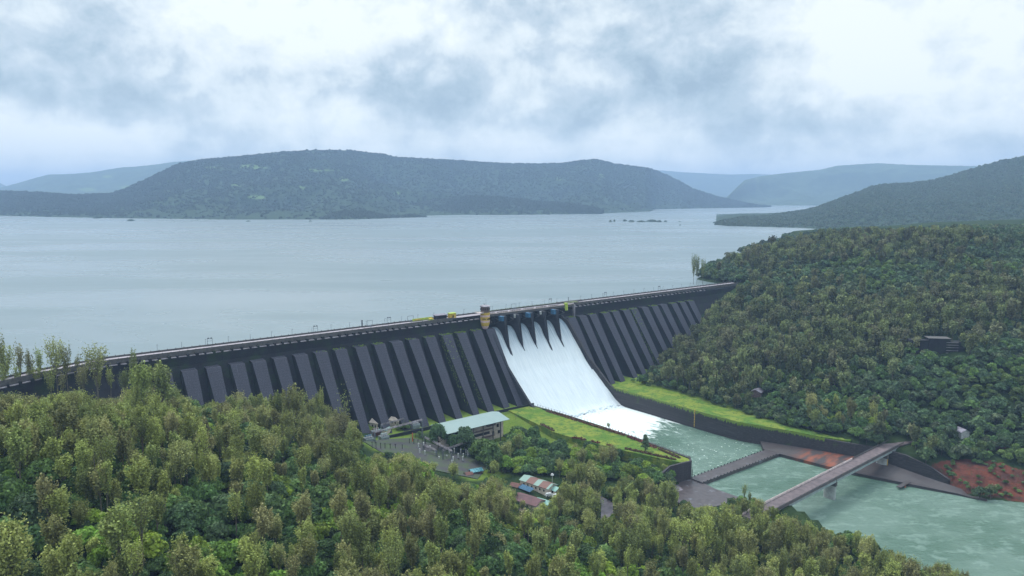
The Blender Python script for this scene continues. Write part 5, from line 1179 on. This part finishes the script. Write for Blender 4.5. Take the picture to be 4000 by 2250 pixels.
for u,v,z,h,kd,i,w_,l in [(2520,1762,-62.2,11.5,'co',0,1.05,'dark cone-shaped tree standing alone near the tip of the lawn'),(2377,1685,-62.2,6.5,'sp',2,.9,'small pale airy tree beside the lawn railing'),
   (1895,1815,-66,10,'br',3,1.4,'dark bushy tree right of the switchyard gantry'),(1835,1690,-64.5,7,'br',1,.5,'small dark tree peeping above its neighbour at the powerhouse'),
   (1585,1672,-60.5,6,'br',3,1.,'dark bushy tree beside the second cream house'),(1555,1672,-60.5,4.5,'br',3,.8,'low dark bush between the two cream houses'),
   (1550,1840,-58,8,'bt',0,.8,'yellow-green round tree at the left edge of the gravel yard'),(1690,1880,-58,10,'sl',1,1.2,'pale olive tree standing over the middle of the switchyard'),
   (2015,1640,-62,4.,'ba',0,1.,'small bare brown bush at the left foot of the spillway'),(2025,1720,-63,8.,'bt',1,1.0,'leafy green tree at the left end of the lawn'),(2050,1735,-63.5,8.5,'br',0,.85,'round green tree on the lawn slope beside the powerhouse'),(2093,1690,-62.8,5.5,'br',3,.65,'very dark small round tree on the lawn'),(2135,1725,-63.5,5.,'br',3,.75,'dark bluish bush at the lawn edge'),
   (2200,1745,-64,6.,'br',1,.8,'dark bush below the middle of the lawn'),(2270,1830,-66.5,15,'sl',1,1.25,'large olive tree standing in front of the lawn'),(2230,1850,-67,11,'sl',3,1.1,'olive tree left of the large one before the lawn'),(2310,1860,-68,12,'sl',0,1.3,'olive tree right of the large one before the lawn'),
   (2400,1850,-68,8,'br',0,.9,'dark rounded tree under the lawn wall, leftmost of three'),(2440,1850,-69,8,'br',2,1.,'dark rounded tree under the lawn wall, middle of three'),(2500,1860,-70,7.5,'br',1,1.1,'dark rounded tree under the lawn wall, rightmost of three'),(2570,1880,-71,9,'br',0,1.1,'large dark tree at the foot of the lawn end wall'),(2610,1885,-72,9,'br',2,1.,'dark ivy-green tree hard against the lawn end wall'),(2540,1870,-71,9,'br',3,1.2,'bushy dark tree left of the end wall trees'),
   (2040,2030,-64,9,'sl',2,1.2,'olive tree in front of the dull red roof, left one'),(2080,2050,-64,8,'ba',0,1.2,'bare twiggy tree in front of the dull red roof'),(2120,2050,-63,11,'sl',0,1.3,'olive tree in front of the pale green village hut'),(1985,2000,-62,13,'sl',1,1.3,'tall olive tree left of the village roofs'),(2170,2030,-65,13,'sl',3,1.3,'olive tree right of the dull red roof'),(2190,1975,-66,10,'sl',4,1.3,'short olive tree beside the parked van'),(2220,1960,-67,11,'sl',0,1.4,'olive tree right of the village car'),
   (1770,1880,-62,11,'sl',3,1.2,'olive tree below the right end of the gravel yard'),(1930,1890,-65,12,'sl',0,1.3,'olive tree between the turquoise roof and the village'),(1960,1850,-66,10,'sl',1,1.3,'olive tree behind the left end of the village'),(1745,1715,-64.5,8,'br',2,.9,'dark bush in front of the powerhouse wall'),(1775,1735,-65,9,'br',1,.9,'dark tree at the middle of the powerhouse wall'),(1985,1745,-65,7,'br',0,.8,'dark bush at the right end of the powerhouse'),
   (2905,2010,-73,15,'sp',1,.75,'thin airy sapling standing against the river left of the bridge'),(2925,2020,-73,10,'sp',0,.7,'smaller airy sapling beside the thin one at the river'),
   (2050,1850,-67,9,'co',0,.5,'narrow dark cypress-like tree left of the village lamp'),(2098,1830,-67,9,'co',0,.5,'narrow dark cypress-like tree behind the striped roof, left one'),(2125,1835,-67,10,'co',0,.5,'narrow dark cypress-like tree behind the striped roof, right one'),(2160,1850,-67,9,'co',0,.6,'narrow dark tree right of the village lamp')]:
    p=pix(u,v,z); gz=z if (kd,z) and abs(z+62.2)<1.1 else float(ground(np.array([p[0]]),np.array([p[1]]))[0])
    special.append((p[0],p[1],gz,h,kd,i,w_,l))
_r=np.random.default_rng(55)
for k in range(420):
    x_,y_=_r.uniform(250,400),_r.uniform(400,480)
    if inpoly(np.array([x_]),np.array([y_]),REDPOLY)[0] and float(vnoise(np.array([x_]),np.array([y_]),14,2,95)[0])>-.25:
        trees.append([x_,y_,float(ground(np.array([x_]),np.array([y_]))[0]),_r.uniform(.14,.34),_r.uniform(.5,.8),_r.uniform(0,6),'fgr',int(_r.integers(0,2)),1])
T=[t for t in trees]
X=np.array([t[0] for t in T]);Y=np.array([t[1] for t in T]);Z=np.array([t[2] for t in T]); HS=np.array([t[3] for t in T]); WS=np.array([t[4] for t in T]); RT=np.array([t[5] for t in T])
KD=np.array([t[6] for t in T]); IX=np.array([t[7] for t in T]); SD=np.array([t[8] for t in T])
h0=np.array([PD[k][i][2] for k,i in zip(KD,IX)]); w0=np.array([PD[k][i][3] for k,i in zip(KD,IX)])
# lower the near woods under their outline in the photograph
HH=h0*HS; ub,vb=proj(np.stack([X,Y,Z],-1)); lim=np.interp(ub,[a for a,_ in NEARLINE],[b for _,b in NEARLINE])+np.random.default_rng(9).uniform(0,45,len(X))*np.clip(250/Y,0,1)
rt=np.stack([ (F*cp*0+F*(cp)-(lim-1125)*sp), (F*sp+(lim-1125)*cp)],-1); zmax=CH-Y*rt[:,1]/rt[:,0]
near=(SD==0)&(Y<430); HH2=np.where(near,np.minimum(HH,zmax-Z),HH); keep=HH2>np.where(near,2.6,1.0)
ratio=np.clip(HH2/HH,.2,1); HS=HS*ratio; WS=WS*np.where(ratio<.75,.85,1); HH=h0*HS
Wm=w0*WS*HS**.5*.5
pts=np.stack([np.stack([X,Y,Z+HH*.97],-1),np.stack([X,Y,Z+HH*.6],-1),np.stack([X-Wm*.8,Y,Z+HH*.7],-1),np.stack([X+Wm*.8,Y,Z+HH*.7],-1),np.stack([X,Y,Z+HH*.82],-1),np.stack([X,Y,Z+HH*.3],-1)],1)
keep&=~clear_hit(pts,Y)
# right-bank silhouette against the lake
RL=[(2600,1400),(2690,1240),(2712,1150),(2712,1080),(2740,1040),(2780,1000),(2830,970),(2900,962),(2940,935),(3000,925),(3060,905),(3100,915),(3200,895),(3300,890),(3400,885),(3500,892),(3700,878),(3850,878),(4300,870)]
ut,vt=proj(np.stack([X,Y,Z+HH],-1)); keep&=~((SD==1)&(vt<np.interp(ut,[a for a,_ in RL],[b for _,b in RL])-4)&(Y>760))
X,Y,Z,HS,WS,RT,KD,IX,SD,HH,Wm=[a[keep] for a in (X,Y,Z,HS,WS,RT,KD,IX,SD,HH,Wm)]
# visible size of every tree (painter from front to back on a coarse raster)
def visible():
    wv,hv=500,281; occ=np.zeros((hv,wv),bool); cnt=np.zeros(len(X)); tot=np.zeros(len(X))
    for i in np.argsort(Y):
        u,v=proj(np.array([[X[i],Y[i],Z[i]+HH[i]*.25],[X[i],Y[i],Z[i]+HH[i]]])); pw=Wm[i]*F/Y[i]*.9
        a=int((u[0]-pw)/8);b=int((u[0]+pw)/8)+1;c0=int(v[1]/8);c1=int(v[0]/8)+1; a,b=max(a,0),min(b,wv); c0,c1=max(c0,0),min(c1,hv)
        if a>=b or c0>=c1: continue
        cnt[i]=(~occ[c0:c1,a:b]).sum(); occ[c0:c1,a:b]=True
    return cnt
VIS=visible()
KINDS={'sl':'slender','sp':'slender','fsl':'slender','br':'broad','bt':'broad','fbr':'broad','fbt':'broad','fgr':'broad'}
kk=np.array([KINDS[k] for k in KD]); ind=np.zeros(len(X),bool)
nspec=dict(slender=sum(1 for s_ in special if s_[4] in('sl','sp')),broad=sum(1 for s_ in special if s_[4] in('br','bt','co')))
for kd in('slender','broad'):
    c_=np.where((kk==kd)&(VIS>3))[0]; c_=c_[np.argsort(-VIS[c_])][:300-nspec[kd]]; ind[c_]=True
print('trees',len(X),'individual',ind.sum(),'special',len(special))
DESC={'sl':'slender olive-green tree','sp':'thin airy olive tree','br':'rounded dark green tree','bt':'fresh bright green tree','co':'cone-shaped tree','ba':'bare tree','fsl':'slender olive tree','fbr':'dark green tree','fbt':'bright green tree','fgr':'deep green tree'}
def where(u,v,side):
    if side:
        a='above the right grass strip' if u<3300 and v>1350 else 'beside the right wing of the dam' if u<3000 else 'above the road bridge and red bank' if v>1450 else 'around the dark masonry cut' if u>3300 and v>1150 else 'on the crest of the right hill'
        return 'on the right hillside '+a
    cx=['at the left edge','left of centre','below the buttresses','below the switchyard','below the village','below the weir','below the bridge','at the right corner'][int(min(7,max(0,u/500)))]
    ry='low in the near woods ' if v>2060 else 'halfway up the near woods ' if v>1800 else 'atop the near woods '
    return ry+cx
REG={}
def add_tree(x,y,z,h,kd,idx,wsc,rot,label=None,group=None):
    cm,tm,h_,w__=PD[kd][idx]; key=(kd,idx); hs=h/h_; ws=wsc*hs**.5
    nm={'sl':'slender_tree','sp':'slender_tree','fsl':'slender_tree','ba':'bare_tree','co':'conical_tree'}.get(kd,'broadleaf_tree')
    e_=bpy.data.objects.new(nm,None); COL.objects.link(e_); e_.location=(float(x),float(y),float(z)); e_.rotation_euler[2]=float(rot); e_.scale=(float(ws),float(ws),float(hs)); e_.empty_display_size=.5
    c_=bpy.data.objects.new('crown',cm); COL.objects.link(c_); c_.parent=e_; t_=bpy.data.objects.new('trunk',tm); COL.objects.link(t_); t_.parent=e_
    tag(e_,label,'tree',group); return e_
for i in np.where(ind)[0]:
    u,v=proj(np.array([X[i],Y[i],Z[i]+HH[i]*.7])); wh=where(float(u),float(v),SD[i]); l=('tall ' if HS[i]>.98 else 'short ' if HS[i]<.76 else '')+('wide ' if WS[i]>1.04 else 'narrow ' if WS[i]<.9 else '')+DESC[KD[i]]+' '+wh
    add_tree(X[i],Y[i],Z[i],HH[i],KD[i],int(IX[i]),WS[i],RT[i],l,l.replace(' tree ',' trees ',1))
for x,y,z,h,kd,idx,ws_,l in special: add_tree(x,y,z,h,kd,min(idx,len(PD[kd])-1),ws_,x*3.1%6.28,l)

# the rest of the woods: one object, crowns instanced on points
def forest(name,label,recs,protos):
    """recs: x,y,z,sx,sz,rot,index"""
    recs=np.array(recs,float); me=bpy.data.meshes.new(name); me.vertices.add(len(recs)); me.vertices.foreach_set('co',recs[:,:3].astype(np.float32).ravel())
    a=me.attributes.new('scl','FLOAT_VECTOR','POINT'); a.data.foreach_set('vector',np.stack([recs[:,3],recs[:,3],recs[:,4]],-1).astype(np.float32).ravel())
    a=me.attributes.new('rot','FLOAT','POINT'); a.data.foreach_set('value',recs[:,5].astype(np.float32))
    a=me.attributes.new('idx','INT','POINT'); a.data.foreach_set('value',recs[:,6].astype(np.int32)); me.update()
    o=bpy.data.objects.new(name,me); COL.objects.link(o); tag(o,label,kind='stuff')
    pc=bpy.data.collections.new(name+'_sources')
    for k,p in enumerate(protos):
        q=bpy.data.objects.new('source_%02d'%k,p); pc.objects.link(q)
    ng=bpy.data.node_groups.new(name,'GeometryNodeTree'); ng.interface.new_socket('Geometry',in_out='INPUT',socket_type='NodeSocketGeometry'); ng.interface.new_socket('Geometry',in_out='OUTPUT',socket_type='NodeSocketGeometry')
    n=ng.nodes; l=ng.links; gi=n.new('NodeGroupInput'); go=n.new('NodeGroupOutput'); ip=n.new('GeometryNodeInstanceOnPoints'); ci=n.new('GeometryNodeCollectionInfo')
    ci.inputs['Collection'].default_value=pc; ci.inputs['Separate Children'].default_value=True; ci.inputs['Reset Children'].default_value=True
    def att(nm,ty):
        q=n.new('GeometryNodeInputNamedAttribute'); q.data_type=ty; q.inputs['Name'].default_value=nm; return q.outputs[0]
    l.new(gi.outputs[0],ip.inputs['Points']); l.new(ci.outputs[0],ip.inputs['Instance']); ip.inputs['Pick Instance'].default_value=True
    l.new(att('idx','INT'),ip.inputs['Instance Index']); l.new(att('scl','FLOAT_VECTOR'),ip.inputs['Scale'])
    cx=n.new('ShaderNodeCombineXYZ'); l.new(att('rot','FLOAT'),cx.inputs[2]); er=n.new('FunctionNodeEulerToRotation'); l.new(cx.outputs[0],er.inputs[0]); l.new(er.outputs[0],ip.inputs['Rotation'])
    l.new(ip.outputs[0],go.inputs[0]); md=o.modifiers.new('scatter','NODES'); md.node_group=ng
    return o
def whole(cm,tm):      # crown and trunk of a source tree in one mesh
    nv=len(cm.vertices); co=np.empty(nv*3,np.float32); cm.vertices.foreach_get('co',co); tv=len(tm.vertices); tcv=np.empty(tv*3,np.float32); tm.vertices.foreach_get('co',tcv)
    q=np.empty(len(cm.loops),np.int32); cm.loops.foreach_get('vertex_index',q); q2=np.empty(len(tm.loops),np.int32); tm.loops.foreach_get('vertex_index',q2)
    me=bpy.data.meshes.new('woods_source'); me.vertices.add(nv+tv); me.vertices.foreach_set('co',np.r_[co,tcv]); me.loops.add(len(q)+len(q2)); me.loops.foreach_set('vertex_index',np.r_[q,q2+nv])
    n4=(len(q)+len(q2))//4; me.polygons.add(n4); me.polygons.foreach_set('loop_start',np.arange(0,n4*4,4,dtype=np.int32)); me.polygons.foreach_set('loop_total',np.full(n4,4,np.int32))
    me.polygons.foreach_set('material_index',np.r_[np.zeros(len(q)//4,np.int32),np.ones(len(q2)//4,np.int32)])
    tn=np.empty(nv,np.float32); cm.attributes['tint'].data.foreach_get('value',tn); me.attributes.new('tint','FLOAT','POINT').data.foreach_set('value',np.r_[tn,np.full(tv,.5,np.float32)])
    me.materials.append(cm.materials[0]); me.materials.append(tm.materials[0]); me.update(); return me
plist=[];pidx={}
for k,L_ in PROTO:
    for i,(cm,tm,_,_) in enumerate(L_):
        pidx[(k,i)]=len(plist); plist.append(whole(cm,tm))
rest=~ind
recs=[(X[i],Y[i],Z[i],WS[i]*HS[i]**.5,HS[i],RT[i],pidx[(KD[i],int(IX[i]))]) for i in np.where(rest)[0]]
forest('woodland','mass of mixed green and olive trees covering the valley sides behind the nearer ones',recs,plist)

# crowns on the distant slopes
def blobtree(seed,R0=5.5,n=34,mat='hillleaf'):
    r=np.random.default_rng(seed); d_=r.normal(size=(n*3,3)); d_/=np.linalg.norm(d_,axis=1)[:,None]; d_[:,2]=abs(d_[:,2]); C=d_*R0*r.uniform(.7,1.1,(n*3,1))*np.array([1,1,.85])
    Nn=d_+r.normal(size=d_.shape)*.35; Nn/=np.linalg.norm(Nn,axis=1)[:,None]; V,Q=cards(C,Nn,R0*.34*r.uniform(.7,1.3,len(C)),r,.9); return mesh_np('crown',V,Q,np.repeat(r.random(len(C)),4),M[mat])
bl=[blobtree(400+i) for i in range(4)]; bl2=[blobtree(410+i,mat='promoleaf') for i in range(4)]
def hill_forest(name,label,h,n,umin,umax,sc,seed,src=None):
    U,dirx,ds,drr,HX,HY,HZ_,Ff=h; r=np.random.default_rng(seed); recs=[]
    ci=r.uniform(0,len(U)-1.001,n); fj=np.sqrt(r.uniform(0.0002,1,n))*(HX.shape[1]-31); i=ci.astype(int); j=fj.astype(int); a=ci-i; b=fj-j
    def bi(Q): return (Q[i,j]*(1-a)+Q[i+1,j]*a)*(1-b)+(Q[i,j+1]*(1-a)+Q[i+1,j+1]*a)*b
    x,y,z=bi(HX),bi(HY),bi(HZ_); uu=U[i]; k=(uu>umin)&(uu<umax)&(z>-1)
    s_=r.uniform(.7,1.25,n)*sc
    for q in np.where(k)[0]: recs.append((x[q],y[q],z[q]-1.0,s_[q],s_[q]*r.uniform(.8,1.3),r.uniform(0,6.28),r.integers(0,4)))
    return forest(name,label,recs,src or bl)
hill_forest('promontory_woods','dense low woods covering the promontory beyond the bay',H['promo'][1],26000,2700,4300,.95,71,bl2)
hill_forest('far_hill_woods','woods covering the broad hill across the reservoir',H['main'][1],26000,-100,3100,1.15,72)
hill_forest('spur_woods','dark low woods on the spur at the foot of the far hill',H['spur'][1],4500,1500,2400,1.0,73)
hill_forest('point_woods','low woods on the small point of land',H['spur2'][1],1500,1200,1700,.9,74)

# ---------------------------------------------------------------- hedges along the lawn: red-leaved, clipped
def hedge(a,b,wd,h,label,seed,gap=0.,mat='redleaf'):
    r=np.random.default_rng(seed); a=np.array(a,float);b=np.array(b,float); L=np.linalg.norm(b-a); n=int(L*26); u=r.uniform(0,1,n); lump=.75+.35*np.sin(u*L*1.7+seed)+.15*r.random(n)
    s_=a[0]+(b[0]-a[0])*u; t_=a[1]+(b[1]-a[1])*u; side_=r.normal(size=n)*wd*.3; hh=np.abs(r.normal(size=n))*.5*h*lump+.1
    P_=O[None]+ (s_+side_)[:,None]*A+(t_)[:,None]*D; C=np.c_[P_,-62.1+np.minimum(hh,h*1.1)]; Nn=r.normal(size=C.shape)+np.array([0,0,.6]); Nn/=np.linalg.norm(Nn,axis=1)[:,None]
    V,Q=cards(C,Nn,.42*r.uniform(.6,1.2,n),r,.9); me=mesh_np('hedge',V,Q,np.repeat(r.random(n),4),M[mat]); o=bpy.data.objects.new('hedge',me); COL.objects.link(o); tag(o,label,'hedge',kind=None)
hedge((1.2,72),(5.6,150),2.6,1.5,'long dark red hedge beside the lawn railing, upper stretch',1); hedge((5.8,152),(3.6,180),2.4,1.4,'dark red hedge beside the lawn railing next to the cone-shaped tree',2); hedge((3.4,182),(1.,202),2.2,1.3,'dark red hedge beside the railing at the lawn tip',3)
hedge((-3.5,202),(-13.5,168),2.,1.3,'dark red hedge along the near edge of the lawn tip',4); hedge((-17,160),(-17.6,155),2.,1.3,'single dark red shrub clump on the near lawn edge',5); hedge((-19.5,150),(-21.5,144),2.,1.3,'short red hedge clump left of the single shrub clump',6); hedge((-22.5,140),(-26,130),2.,1.4,'double red hedge clump in the middle of the near lawn edge',7); hedge((-26.5,112),(-24,94),2.,1.4,'red hedge on the near lawn edge closest to the powerhouse',8)
hedge((1.8,66),(5,120),1.6,1.0,'green hedge growing through the red one by the railing',9,mat='green')
for k,(s,t,wd,h) in enumerate([(120,70,2.5,1.6),(118,150,2.,1.3),(126,120,3,1.8),(132,100,3,1.6)]):
    r=np.random.default_rng(60+k); n=150; C=np.c_[O[None]+(s+r.normal(size=n)*wd*.5)[:,None]*A+(t+r.normal(size=n)*wd*.5)[:,None]*D,-61.7+np.abs(r.normal(size=n))*h*.6]; Nn=r.normal(size=C.shape); Nn/=np.linalg.norm(Nn,axis=1)[:,None]
    V,Q=cards(C,Nn,.5*r.uniform(.6,1.2,n),r); o=bpy.data.objects.new('bush',mesh_np('bush',V,Q,np.repeat(r.random(n),4),M['green'])); COL.objects.link(o); tag(o,['dark bush on the right grass strip nearest the spillway','small bush near the middle of the right grass strip','dark bush at the uphill edge of the right grass strip','low bush on the right grass strip, uphill and nearer the dam'][k],'bush')

# ---------------------------------------------------------------- hazy air over the lake
hzm=bpy.data.materials.new('hazy_air'); hzm.use_nodes=True; nt=hzm.node_tree; nt.nodes.remove(nt.nodes['Principled BSDF']); pv=nt.nodes.new('ShaderNodeVolumePrincipled')
pv.inputs['Density'].default_value=1.1e-4; pv.inputs['Color'].default_value=(.43,.63,.95,1); pv.inputs['Anisotropy'].default_value=.0
nt.links.new(pv.outputs[0],nt.nodes['Material Output'].inputs['Volume'])
hb=MB().box(-13200,13200,-1200,16200,-96.5,520).build('haze',hzm); tag(hb,'thin blue air between the camera and the far hills',kind='stuff')
